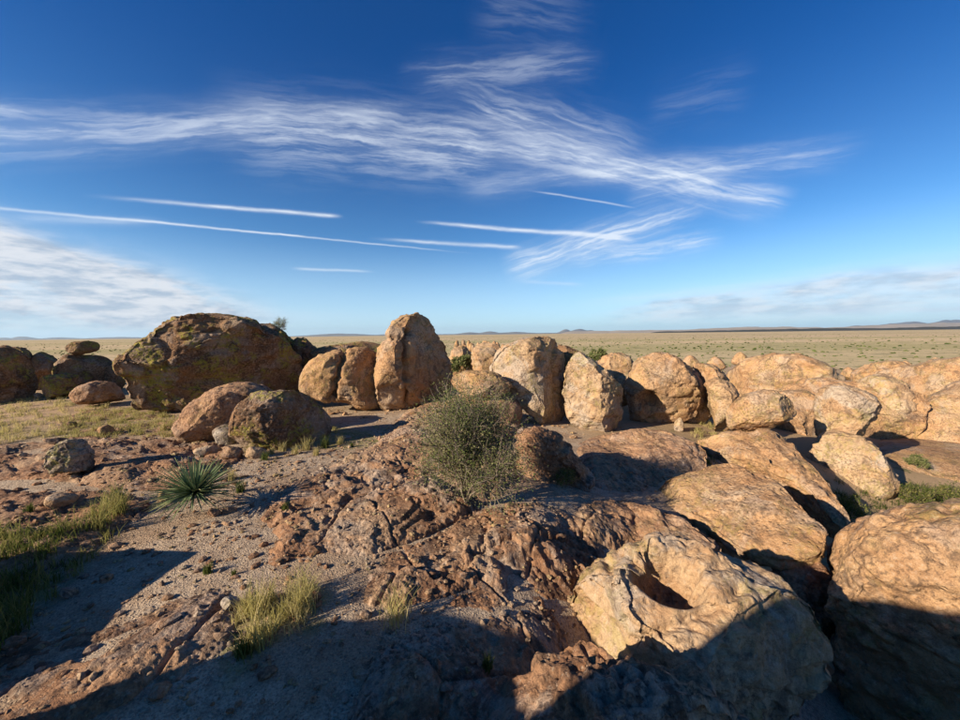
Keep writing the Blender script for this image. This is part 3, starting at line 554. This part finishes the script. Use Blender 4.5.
 ([(915,420),(925,398),(950,388),(985,390),(1020,400),(1030,440),(960,436),(925,432)], 18.5, dict(mat=M_tan, seed=42, sub=6, label='pinkish boulder at the right edge under the long ridge', p=2.8)),
 ([(850,372),(870,362),(895,360),(912,366),(918,384),(890,392),(858,390)], 27, dict(mat=M_tan, seed=43, label='rounded rock on the far side of the rounded boulder')),
 ([(735,372),(748,360),(768,356),(790,360),(798,376),(770,386),(742,384)], 24, dict(mat=M_tan, seed=44, label='rock lobe on the left end of the broad boulder ridge')),
 ([(640,364),(655,356),(675,357),(688,366),(680,380),(652,382)], 20, dict(mat=M_tan, seed=45, label='low tan rock directly behind the domed boulder')),
 ([(438,404),(460,394),(490,392),(515,396),(524,410),(515,428),(470,432),(440,424)], 12.2, dict(mat=M_red, seed=47, label='rounded rock under the lens shaped orange boulder, above the shrub')),
 ([(735,396),(760,386),(800,380),(840,380),(880,386),(915,394),(930,402),(925,432),(890,446),(840,440),(790,424),(750,412)], 16.2, dict(mat=M_tan, seed=61, sub=6, p=2.9, df=.35, db=.5, normal=(.45, .62, -.62), facets=3, name='rock_slab', cat='rock slab', label='sloping tan rock bank between the balanced boulder and the stacked pair')),
 ([(888,400),(920,386),(960,380),(1010,384),(1060,400),(1060,470),(1000,478),(940,462),(900,446),(880,424)], 14.5, dict(mat=M_tan, seed=62, sub=6, p=2.9, df=.3, db=.5, normal=(.45, .5, -.8), facets=3, name='rock_slab', cat='rock slab', label='broad pinkish sloping rock bank at the right edge')),
 ([(596,446),(624,432),(664,430),(700,440),(712,458),(690,474),(650,480),(612,468)], 9.6, dict(mat=M_red, seed=63, sub=6, p=2.9, df=.16, db=.4, normal=(.2, .25, -1), facets=2, name='rock_slab', cat='rock slab', label='flat reddish slab between the upright boulders and the orange slab')),
 ([(566,520),(592,502),(640,500),(690,520),(730,548),(716,562),(660,556),(610,550),(580,540)], 5.9, dict(mat=M_red, seed=64, sub=6, p=3.0, df=.16, db=.4, normal=(.15, .3, -1), facets=2, rough=1.5, name='rock_slab', cat='rock slab', label='cracked reddish slab directly behind the hollowed boulder')),
 ([(768,566),(796,558),(826,566),(842,600),(838,650),(812,660),(784,620)], 5.0, dict(mat=M_brown, seed=71, sub=6, rough=1.3, label='shaded brown rock wedged in the gully between the hollowed and the huge boulder')),
 ([(826,548),(846,530),(862,540),(858,580),(846,640),(832,600)], 5.6, dict(mat=M_brown, seed=72, rough=1.3, label='dark rock deep in the gully beside the huge smooth boulder')),
 ([(0,352),(14,346),(30,350),(34,366),(20,374),(2,368)], 17, dict(mat=M_dark, seed=73, label='dark boulder top behind the leftmost boulder')),
 ([(104,372),(112,364),(122,368),(126,384),(116,394),(104,388)], 16.5, dict(mat=M_dark, seed=74, label='dark rock between the squat boulder and the great boulder')),
 ([(598,380),(606,368),(622,364),(636,370),(640,392),(620,408),(602,398)], 14.8, dict(mat=M_tan, seed=46, label='tan rock in the gap between the pale leaning and the domed boulder')),
 ([(628,498),(652,484),(671,476),(700,467),(735,464),(767,478),(800,502),(826,527),(836,543),(822,562),(785,566),(740,554),(703,530),(660,514)], 6.4, dict(mat=M_tan, seed=51, sub=6, p=3.2, df=.16, db=.32, normal=(.34, .16, -1), facets=1, name='rock_slab', cat='rock slab', label='large smooth orange rock slab above the hollowed boulder', grooves=[([(700,470),(690,500),(720,535)], 3, .03)])),
 ([(694,446),(712,438),(738,432),(770,430),(792,436),(806,458),(846,503),(856,528),(838,530),(800,500),(765,478),(722,462)], 9.3, dict(mat=M_tan, seed=52, sub=6, p=2.8, df=.28, db=.6, normal=(.4, .35, -1), facets=2, name='rock_slab', cat='rock slab', label='tan rock ledge carrying the balanced boulder')),
]
for pts, Y, kw in BO:
    if kw.get('normal') is None and not any(k_ in kw['label'] for k_ in ('lens shaped', 'cap stone', 'balanced oval', 'stacked on another', 'in the foreground', 'nearest the viewer')):
        kw['rest'] = True; b = max(pts, key=lambda q: q[1]); Yg = float((hit(*b, Htop)[0]-CAM)@CF)
        if Y < Yg < Y*1.14: Y = Yg
    boulder(pts, Y, **kw)
# smaller loose rocks: outline centre, half-size in px, material
def loose(px, py, w_, h_, mat, label, seed, name='rock', cat='rock', group='loose rocks on the ground', ang=0.0, hf=Htop):
    P = hit(px, py+h_*0.6, hf)[0]; Yd = (P-CAM)@CF; rs = np.random.default_rng(seed); pts = []
    for k in range(9):
        a = k/9*2*math.pi; r = rs.uniform(.82, 1.15); x = math.cos(a)*w_*r; y = -math.sin(a)*h_*r; pts.append((px+x*math.cos(ang)-y*math.sin(ang), py+x*math.sin(ang)+y*math.cos(ang)))
    return boulder(pts, Yd, df=.9, db=.9, p=2.6, sub=4, mat=mat, label=label, facets=6, seed=seed, name=name, cat=cat, group=group, rough=1.0)
for a in [(226,436,14,13,M_grey,'dark angular rock standing behind the pale rock pile near the yucca',51),(209,451,15,6,M_pale,'flat cream rock lying above the yucca',52),(232,453,13,7,M_red,'brown block in the rock pile between the red boulder and yucca',53),
          (256,453,13,7,M_pale,'small cream block at the right end of the rock pile',54),(62,501,19,9,M_pale,'flat pale rock lying on gravel below the speckled boulder',55),(165,498,8,8,M_pale,'small pale rock against the left of the yucca',56),
          (106,431,10,6,M_tan,'small orange rock in the grass above the flat slab',57),(56,441,14,4,M_brown,'thin dark slab leaning behind the speckled boulder',58),(68,593,11,6,M_grey,'flat grey stone lying beside the tall green grass',59),
          (192,436,6,4,M_brown,'little dark stone in the grass left of the rock pile',60),(231,603,11,6,M_grey,'dark and white stone at the edge of the dry grass clump',61),(679,426,5,8,M_pale,'small upright stone in the shade left of the balanced boulder',62),
          (71,424,6,3,M_red,'little reddish stone in the left grass field',63),(38,396,5,4,M_red,'little round stone at the foot of the leftmost boulder',64),(27,396,6,4,M_red,'small brown stone under the leftmost boulder',65),
          (214,513,7,5,M_red,'reddish stone just right of the base of the yucca',66),(366,615,7,4,M_brown,'dark small stone on the gravel left of the grass tuft',67)]:
    loose(*a[:4], a[4], a[5], a[6])
# far spires between the tall boulder and the central boulder
k = 0
for i in range(26):
    x = 449+rng.uniform(0, 56); y = 343+rng.uniform(-1.5, 6)+abs(x-470)*0.03; s = rng.uniform(2.2, 4.2)
    boulder([(x-s*.8, y+5), (x-s*.6, y), (x, y-s*.75), (x+s*.6, y-.5), (x+s*.9, y+5), (x, y+7)], 46-(y-341)*2.0, sub=3, mat=M_tan, facets=-1, seed=100+i, name='rock_spire', cat='rock spire', label='one of the tiny pointed rocks crowded on the skyline between the tall and central boulders', group='far rock spires behind the boulders')
for i, (x, y, s, Yd) in enumerate([(690,360,9,26),(715,362,10,28),(740,357,9,30),(655,358,8,28),(612,356,6,30),(848,372,9,30),(905,366,10,34),(935,362,9,36)]):
    boulder([(x-s, y+6), (x-s*.7, y-1), (x, y-s*.6), (x+s*.8, y-1), (x+s*1.1, y+6), (x, y+9)], Yd, sub=4, mat=M_tan, facets=3, seed=140+i, label=['tan rock showing behind the domed boulder and the yellow streaked one','tan rock behind the rounded rock beside the egg shaped rock','tan rock on the left shoulder of the broad boulder ridge','tan rock behind the domed boulder, left of its top','small tan rock beside the green bush on the plain','rock between the broad ridge and the rounded boulder','rock on top of the long ridge near its left end','rock on top of the long ridge near the right edge'][i])

# rocks behind and left of the viewer: the outcrop that throws the foreground shade (profile across the sun direction, height where it would meet the viewer)
def shade_rock(profile, dist, thick, label, seed):
    sh = np.array([SUN[0], SUN[1], 0]); sh /= np.linalg.norm(sh); Rr = np.array([-sh[1], sh[0], 0]); tn = math.tan(SUN_EL)
    pr = np.array(profile, float); r = np.linspace(pr[0, 0], pr[-1, 0], 160); h = np.interp(r, pr[:, 0], pr[:, 1]); h = h+0.05*fbm(np.stack([r, r*0+seed, r*0], 1), 2.5, 4)
    n = len(r); V = []; lo = H0(*(sh[:2, None]*dist+Rr[:2, None]*r))-CZ-0.5; top = h+dist*tn; edge = np.clip(np.minimum(r-r[0], r[-1]-r)/0.35, 0, 1)**.5
    prof = [(.0, 0), (-.02, .5), (.0, .8), (.06, .94), (.18, 1.0), (.45, .985), (.75, .9), (.95, .6), (1.0, 0)]
    for a, k in prof:
        z = lo+(np.maximum(top-lo, .1))*k; V.append(sh*(dist+thick*(a-.18)*(.25+.75*edge))[:, None]+r[:, None]*Rr+np.array([0, 0, 1.])*(z+CZ)[:, None])
    V = np.concatenate(V); q = []
    for a in range(len(prof)-1): b = np.arange(n-1)+a*n; q.append(np.stack([b, b+1, b+1+n, b+n], 1))
    m = len(prof); 
    f = np.concatenate(q); V += 0.05*np.stack([fbm(V, .9, 3), fbm(V+9, .9, 3), V[:, 0]*0], 1)
    caps = [[k*n for k in range(m)], [k*n+n-1 for k in range(m)][::-1]]; ce = []
    for c_ in caps:
        for a in range(m//2): ce.append([c_[a], c_[a+1], c_[m-2-a], c_[m-1-a]])
    ce = [c_ for c_ in ce if len(set(c_)) == 4]
    o = mesh_obj('boulder', V, np.concatenate([f, np.array(ce)]), M_tan); tag(o, label, 'boulder', 'boulders behind the viewer')
shade_rock([(-3.84,-3.9),(-3.77,-3.2),(-3.71,-2.68),(-3.5,-2.53),(-3.4,-2.36),(-3.2,-2.28),(-2.8,-2.2),(-2.2,-2.2),(-1.88,-2.14),(-1.74,-1.72),(-1.6,-1.2),(-1.44,-.86),(-.96,-.64),(-.56,-.46),(.5,-.3),(2.5,-.3),(3.6,-.9),(4.2,-2.5)], 4.6, 2.2, 'long high rock behind the viewer throwing the foreground shade', 3)
shade_rock([(-6.9,-4.2),(-6.75,-3.85),(-6.4,-3.55),(-5.75,-3.17),(-5.4,-3.30),(-5.1,-3.43),(-4.72,-3.46),(-4.4,-3.45),(-4.25,-3.8),(-4.15,-4.2)], 3.4, 1.5, 'low rock left of the viewer outside the picture', 5)

# ------------------------------------------------------------------ vegetation
def blades(P, ht, n_per, spread, lean, rs, wid=0.006, seg=3):
    """grass blades at the points P; returns V, F (quads), tint"""
    n = len(P)*n_per; B = np.repeat(P, n_per, 0)+np.stack([rs.normal(size=n)*spread, rs.normal(size=n)*spread, np.zeros(n)], 1)
    h = np.repeat(ht, n_per)*rs.uniform(.45, 1.1, n); az = rs.uniform(0, 2*np.pi, n); ln = rs.uniform(.1, 1, n)*lean; dirx, diry = np.cos(az), np.sin(az)
    wa = rs.uniform(0, np.pi, n); wx, wy = np.cos(wa), np.sin(wa); V = []
    for s in range(seg+1):
        t = s/seg; wd = wid*(1-t**1.5)*(1 if s else .8)+0.0008; c = B+np.stack([dirx*ln*h*t*t, diry*ln*h*t*t, h*t*(1-.25*ln*t)-0.02*(t == 0)], 1)
        o = np.stack([wx, wy, wx*0], 1)*wd; V += [c-o, c+o]
    V = np.stack(V, 1).reshape(-1, 3); k = 2*(seg+1); b = np.arange(n)*k; f = np.concatenate([np.stack([b+2*s, b+2*s+1, b+2*s+3, b+2*s+2], 1) for s in range(seg)])
    tt = np.repeat(rs.uniform(0, 1, n), k); return V, f, tt
def scatter_poly(poly, n, rs, hf=Htop, dens_noise=0.0):
    poly = np.asarray(poly, float); lo, hi = poly.min(0), poly.max(0)
    pw = hit(*smooth_closed(poly, 60).T, H0)[:, :2]; lo, hi = pw.min(0), pw.max(0); out_ = []
    x = rs.uniform(lo[0], hi[0], n*8); y = rs.uniform(lo[1], hi[1], n*8); ok = sdist(x, y, pw) > 0
    x, y = x[ok], y[ok]
    if dens_noise > 0:
        q = fbm(np.stack([x, y, x*0], 1), 1.1, 3); ok = q > rs.uniform(-.5, .35, len(x))*dens_noise; x, y = x[ok], y[ok]
    x, y = x[:n], y[:n]; return np.stack([x, y, hf(x, y)], 1)
rs = np.random.default_rng(3)
def grass_field(poly, n, ht, per, mat, label, tint=(0, 1), spread=.05, lean=.7, wid=.006, dn=.6):
    n = int(n*.42); per = int(per*2.1); P = scatter_poly(poly, n, rs, dens_noise=dn*1.3); V, f, t = blades(P, np.full(len(P), ht)*(.35+1.0*rs.uniform(0, 1, len(P))**1.5), per, spread*.75, lean*1.25, rs, wid*.75)
    tt = np.repeat(rs.uniform(0, 1, len(P)), per*8)*.7+t*.3; o = mesh_obj('grass', V, f, mat, attrs={'tint': tint[0]+(tint[1]-tint[0])*tt}, smooth=False); tag(o, label, 'grass', kind='stuff')
grass_field([(-60,398),(50,396),(70,404),(120,410),(100,424),(60,432),(40,440),(-60,446)], 2600, .20, 10, M_grass, 'straw coloured grass field at the left', (.5, 1), .07, wid=.008)
grass_field([(120,408),(170,416),(236,428),(240,438),(150,438),(70,440),(60,430)], 900, .17, 9, M_grass, 'patchy dry grass above the flat brown slab', (.15, .85), .06)
grass_field([(-60,560),(30,545),(85,528),(105,505),(126,500),(118,530),(78,575),(30,625),(-20,670),(-60,690)], 420, .34, 10, M_greens, 'tall green grass band in the lower left corner', (.1, 1.4), .05, .6, .005)
grass_field([(218,650),(240,610),(270,595),(328,592),(332,606),(300,628),(262,650),(232,668)], 120, .30, 12, M_grass, 'dry grass clump in the gravel hollow', (.2, 1.0), .045, .6, .0045)
grass_field([(268,430),(300,430),(330,428),(336,436),(300,444),(262,446)], 90, .22, 14, M_grass, 'row of grass below the dark brown boulder', (.1, .8), .05)
grass_field([(820,485),(860,482),(960,490),(1020,500),(960,515),(860,512)], 260, .22, 12, M_greens, 'green weeds at the foot of the stacked boulders', (0, .7), .08)
grass_field([(676,452),(700,450),(722,458),(714,466),(684,462)], 90, .14, 12, M_greens, 'small green weeds on the ledge below the balanced boulder', (0, .8), .05)
grass_field([(690,428),(716,424),(726,434),(706,440),(690,438)], 90, .2, 10, M_grass, 'dry grass under the egg shaped rock', (.3, 1), .05)
tufts = [(396,620,.38,'thin yellow grass tuft standing alone on the gravel in the centre',1),(208,573,.12,'small green grass tuft on open gravel below the yucca',0),(487,668,.12,'dark green weed in the shaded bedrock groove',0),(240,492,.24,'dark green grass tuft right of the yucca',0),(243,655,.2,'bright green grass tuft at the left of the dry clump',0),(283,451,.2,'yellow grass tuft under the dark brown boulder, left of three',1),(306,450,.24,'yellow grass tuft under the dark brown boulder, middle of three',1),(325,448,.22,'green grass tuft under the dark brown boulder, right of three',0),(265,460,.2,'green grass tuft beside the pile of cream blocks',0),(30,512,.14,'small green tuft on the dark broken slab',0),(285,510,.12,'small green tuft on the rough bedrock hump',0),(234,575,.07,'tiny green sprig on gravel right of the lone tuft',0),(296,454,.16,'short straw tuft between the yellow tufts under the dark brown boulder',1),(250,454,.18,'straw tuft between the rock pile and the dark brown boulder',1),(272,454,.16,'short yellow tuft left of the three grass tufts',1),(316,455,.14,'short straw tuft nearest the gravel under the dark brown boulder',1),(340,444,.16,'straw tuft at the right end of the dark brown boulder',1),(182,432,.2,'yellow tuft in front of the smooth red boulder',1),(164,430,.18,'straw tuft left of the smooth red boulder',1),(150,384,.2,'weed under the lower left flank of the great boulder',0),(232,480,.2,'straw tuft right of the top of the yucca',1),(352,447,.12,'short green tuft on the gravel left of the shrub',0),(112,512,.32,'tall yellow green grass tuft at the top of the left grass band',1),(306,610,.3,'tallest dry grass tuft at the right of the dry clump',1),(264,612,.28,'dry straw grass tuft in the middle of the dry clump',1)]
for px, py, ht, lb, dry in tufts:
    ht *= 1.5 if 'boulder' in lb else 1.1
    P = hit(px, py, Htop); V, f, t = blades(P, np.array([ht]), 90 if ht > .1 else 35, ht*.16, .55, rs, .0035)
    o = mesh_obj('grass_tuft', V-P[0], f, M_grass if dry else M_greens, attrs={'tint': (.35+.65*t) if dry else t*.8}, smooth=False); o.location = P[0]; tag(o, lb, 'grass tuft', 'grass tufts on the gravel')

# shrubs: twigs and small leaves
def tube_net(segs, rad0):
    """3-sided tubes from list of (a, b, ra, rb)"""
    V = []; f = []
    for a, b, ra, rb in segs:
        d = b-a; d = d/(np.linalg.norm(d)+1e-9); x = np.cross(d, [.3, .2, .9]); x /= np.linalg.norm(x)+1e-9; y = np.cross(d, x); k = len(V)
        for c, r in ((a, ra), (b, rb)):
            for q in range(3): an = q*2.094; V.append(c+(x*math.cos(an)+y*math.sin(an))*r)
        for q in range(3): q2 = (q+1) % 3; f.append((k+q, k+q2, k+3+q2, k+3+q))
    return np.array(V), np.array(f)
def shrub(px, py, width, height, nleaf, label, seed, leaf=.012, mat=None, name='shrub', hf=Htop, stems=14, P=None, group=None, flat=1.0):
    rs = np.random.default_rng(seed); P = hit(px, py, hf)[0] if P is None else P
    root = bpy.data.objects.new(name, None); C.objects.link(root); root.location = P; tag(root, label, 'shrub', group)
    segs = []; tips = []
    def grow(a, d, L, r, dep):
        n = 4
        for s in range(n):
            d = d+rs.normal(size=3)*.16; d[2] += .03; d /= np.linalg.norm(d); b = a+d*L/n; segs.append((a, b, r*(1-s/n*.5), r*(1-(s+1)/n*.5))); a = b
            if dep < 3 and s > 0:
                for _ in range(2 if dep < 2 else 1):
                    dd = d+rs.normal(size=3)*.55; dd /= np.linalg.norm(dd); grow(a, dd, L*rs.uniform(.45, .65), r*.5, dep+1)
            if dep >= 1: tips.append(a)
    for s in range(stems):
        az = s/stems*2*math.pi+rs.uniform(-.3, .3); sp = rs.uniform(.25, 1.15)
        d = np.array([math.cos(az)*sp*width/height*.8, math.sin(az)*sp*width/height*.8, 1.0]); d /= np.linalg.norm(d); grow(np.zeros(3), d, height*.62, height*.016, 0)
    sq = np.array([.8, .8, 1.02]); segs = [(a*sq, b*sq, c, d) for a, b, c, d in segs]; tips = [a*sq for a in tips]
    V, f = tube_net(segs, 1); m = mesh_obj('branches', V, f, M_twig, root, smooth=True)
    tips = np.array(tips); ok = tips[:, 2] > .02; tips = tips[ok]; n = nleaf; c = tips[rs.integers(0, len(tips), n)]+rs.normal(size=(n, 3))*height*.045
    a = rs.normal(size=(n, 3)); a[:, 2] = np.abs(a[:, 2]); a /= np.linalg.norm(a, axis=1)[:, None]; b = np.cross(a, rs.normal(size=(n, 3))); b /= np.linalg.norm(b, axis=1)[:, None]
    L = leaf*rs.uniform(.7, 1.6, n)[:, None]; V = np.stack([c, c+a*L+b*L*.45, c+a*L*2.1, c+a*L-b*L*.45], 1).reshape(-1, 3); q = np.arange(n)*4
    cl = np.clip(fbm(c, 3.5/height, 2)*1.1+.5, 0, 1); t = np.clip(cl*.6+rs.uniform(0, .55, n), 0, 1)
    mesh_obj('foliage', V, np.stack([q, q+1, q+2, q+3], 1), mat or M_shrub, root, attrs={'tint': np.repeat(t, 4)}, smooth=False); return root
shrub(466, 503, .95, 1.68, 42000, 'large grey green shrub growing over the reddish rock mound', 5, leaf=.0115, stems=30)
shrub(850, 522, .6, .6, 3500, 'small green shrub at the foot of the lower stacked boulder', 6, leaf=.018, mat=M_greens, stems=9)
shrub(915, 510, .8, .6, 3500, 'small green shrub behind the huge smooth boulder, left of the edge', 7, leaf=.018, mat=M_greens, stems=9)
shrub(952, 508, .8, .6, 3000, 'small green shrub at the right edge behind the huge smooth boulder', 8, leaf=.018, mat=M_greens, stems=9)
shrub(917, 468, .7, .4, 2500, 'low dull green shrub on the pink pavement at the right', 9, leaf=.02, stems=8)
shrub(565, 488, .35, .35, 1500, 'small green plant on the dark boulder beside the large shrub', 12, leaf=.012, mat=M_greens, stems=7)
shrub(0, 0, 1.5, 1.0, 3000, 'dark green bush growing on the small boulder right of the tall boulder', 10, leaf=.06, stems=9, P=CAM+rays(463, 373)*22.4)
shrub(0, 0, .8, .75, 900, 'sparse little tree on the skyline behind the great boulder', 11, leaf=.02, stems=7, P=CAM+rays(281, 334)*17.5, name='small_tree')
shrub(0, 0, 3.4, 1.3, 4000, 'dark green bush on the plain behind the pale leaning boulder', 13, leaf=.09, stems=10, P=CAM+rays(598, 361)*42)
# scattered scrub on the plain: too many to count
n = 4500; az = np.radians(rs.uniform(-58, 58, n)); rr = np.exp(rs.uniform(math.log(50), math.log(1500), n)); cx, cy = rr*np.sin(az), rr*np.cos(az); zz = np.where(rr < 118, Htop(cx, cy), CZ-10)
V, Fc = ico(1); nv = len(V); s = rs.uniform(.1, .42, n)*np.clip(rr/120, .55, 2.2); jit = 1+0.45*rs.uniform(-1, 1, (n, nv))
VV = np.stack([cx, cy, zz+s*.3], 1)[:, None]+V[None]*jit[..., None]*np.stack([s, s, s*.6], 1)[:, None]; FA = Fc[None]+np.arange(n)[:, None, None]*nv
tag(mesh_obj('scrub', VV.reshape(-1, 3), FA.reshape(-1, 3), M_shrub, attrs={'tint': np.repeat(rs.uniform(0, .75, n), nv)}, smooth=False), 'scattered low scrub across the plain', 'scrub', kind='stuff')

# yucca
def yucca(px, py, R_, n, label):
    P = hit(px, py, Htop)[0]; root = bpy.data.objects.new('yucca', None); C.objects.link(root); root.location = P; tag(root, label, 'yucca')
    rs = np.random.default_rng(4); meshes = []
    for v in range(4):
        seg = 6; V = []; bend = [.02, .08, .16, .26][v]
        for s in range(seg+1):
            t = s/seg; w_ = .0165*(1-t)**.75*(0.75+.6*t)+.0006; z = -bend*t*t; V += [(t, -w_, z+.006), (t, 0, z-.003), (t, w_, z+.006)]
        f = []
        for s in range(seg):
            b = s*3; f += [(b, b+3, b+4, b+1), (b+1, b+4, b+5, b+2)]
        o = mesh_obj('leaf', np.array(V), np.array(f), M_yucca, root, attrs={'tint': np.clip(np.repeat(np.linspace(.1, .75, seg+1), 3)+(.0, .1, .2, .5)[v], 0, 1)}); meshes.append(o)
    for i in range(n):
        v = rs.choice(4, p=[.4, .35, .2, .05]); el = math.asin(min(1, max(-.28, (i+.5)/n*1.26-.26))); az = i*2.39996+rs.uniform(-.2, .2)
        o = meshes[v] if i < 4 and not meshes[i].get('u') else None
        if i < 4: o = meshes[i]
        else: o = meshes[v].copy(); C.objects.link(o); o.parent = root
        L = R_*rs.uniform(.85, 1.12); o.rotation_euler = (rs.uniform(-.4, .4), -el, az); o.scale = (L, 1, L); o.location = (0.03*math.cos(az), 0.03*math.sin(az), .36)
yucca(196, 514, .55, 285, 'spiky green yucca with stiff radiating leaves on the gravel')

# gravel and chips
def pebbles(n, poly, smin, smax, mat, label):
    P = scatter_poly(poly, n, rs); n = len(P); V, Fc = ico(1); nv = len(V); s = smin*(smax/smin)**(rs.uniform(0, 1, n)**2.6); sc = s[:, None]*rs.uniform(.6, 1.3, (n, 3)); sc[:, 2] *= .6
    jit = 1+.28*rs.uniform(-1, 1, (n, nv)); Q = V[None]*jit[..., None]*sc[:, None]; a = rs.uniform(0, 6.28, n); ca, sa = np.cos(a)[:, None], np.sin(a)[:, None]
    Q = np.stack([Q[..., 0]*ca-Q[..., 1]*sa, Q[..., 0]*sa+Q[..., 1]*ca, Q[..., 2]], -1)+P[:, None]+np.array([0, 0, 1.])*(s*.15)[:, None, None]
    FA = Fc[None]+np.arange(n)[:, None, None]*nv; tag(mesh_obj('gravel', Q.reshape(-1, 3), FA.reshape(-1, 3), mat, smooth=False), label, 'gravel', kind='stuff')
pebbles(5200, [(-40,740),(-40,560),(100,480),(200,470),(300,440),(460,430),(560,520),(600,600),(520,680),(420,740)], .006, .045, M_pale, 'pale stone chips scattered on the near gravel')
pebbles(2600, [(-40,740),(-40,560),(100,480),(200,470),(300,440),(460,430),(560,520),(600,600),(520,680),(420,740)], .006, .05, M_brown, 'brown stone chips scattered on the near gravel')
pebbles(500, [(-40,740),(-40,560),(20,480),(120,430),(200,440),(300,440),(460,430),(560,520),(600,600),(520,680),(420,740)], .03, .10, M_brown, 'broken rock rubble along the bedrock')
pebbles(350, [(-20,470),(100,430),(200,440),(330,440),(460,430),(400,480),(200,500)], .02, .09, M_pale, 'pale rubble between the slabs')
pebbles(500, [(290,400),(420,396),(560,410),(640,430),(560,440),(400,430),(330,430)], .03, .14, M_tan, 'rubble at the foot of the upright boulders')
pebbles(900, [(620,470),(700,440),(760,450),(700,500),(640,500)], .01, .07, M_red, 'stone chips on the ledge at the centre right')

# air
hm = bpy.data.materials.new('desert_air'); hm.use_nodes = True; T = NT(hm.node_tree); o_ = T.n('ShaderNodeOutputMaterial'); pv = T.n('ShaderNodeVolumePrincipled'); T.t.links.new(pv.outputs[0], o_.inputs['Volume'])
pv.inputs['Color'].default_value = (0.58, 0.79, 1.0, 1); pv.inputs['Density'].default_value = 8.0e-6; pv.inputs['Anisotropy'].default_value = 0.2
x = 95000; z0 = CZ-14; z1 = CZ+1650
hv = np.array([(a, b, c) for c in (z0, z1) for b in (-x, x) for a in (-x, x)], float); hf_ = np.array([(0, 2, 3, 1), (4, 5, 7, 6), (0, 1, 5, 4), (2, 6, 7, 3), (0, 4, 6, 2), (1, 3, 7, 5)])
tag(mesh_obj('haze', hv, hf_, hm, smooth=False), 'thin bluish desert air', 'haze', kind='stuff')
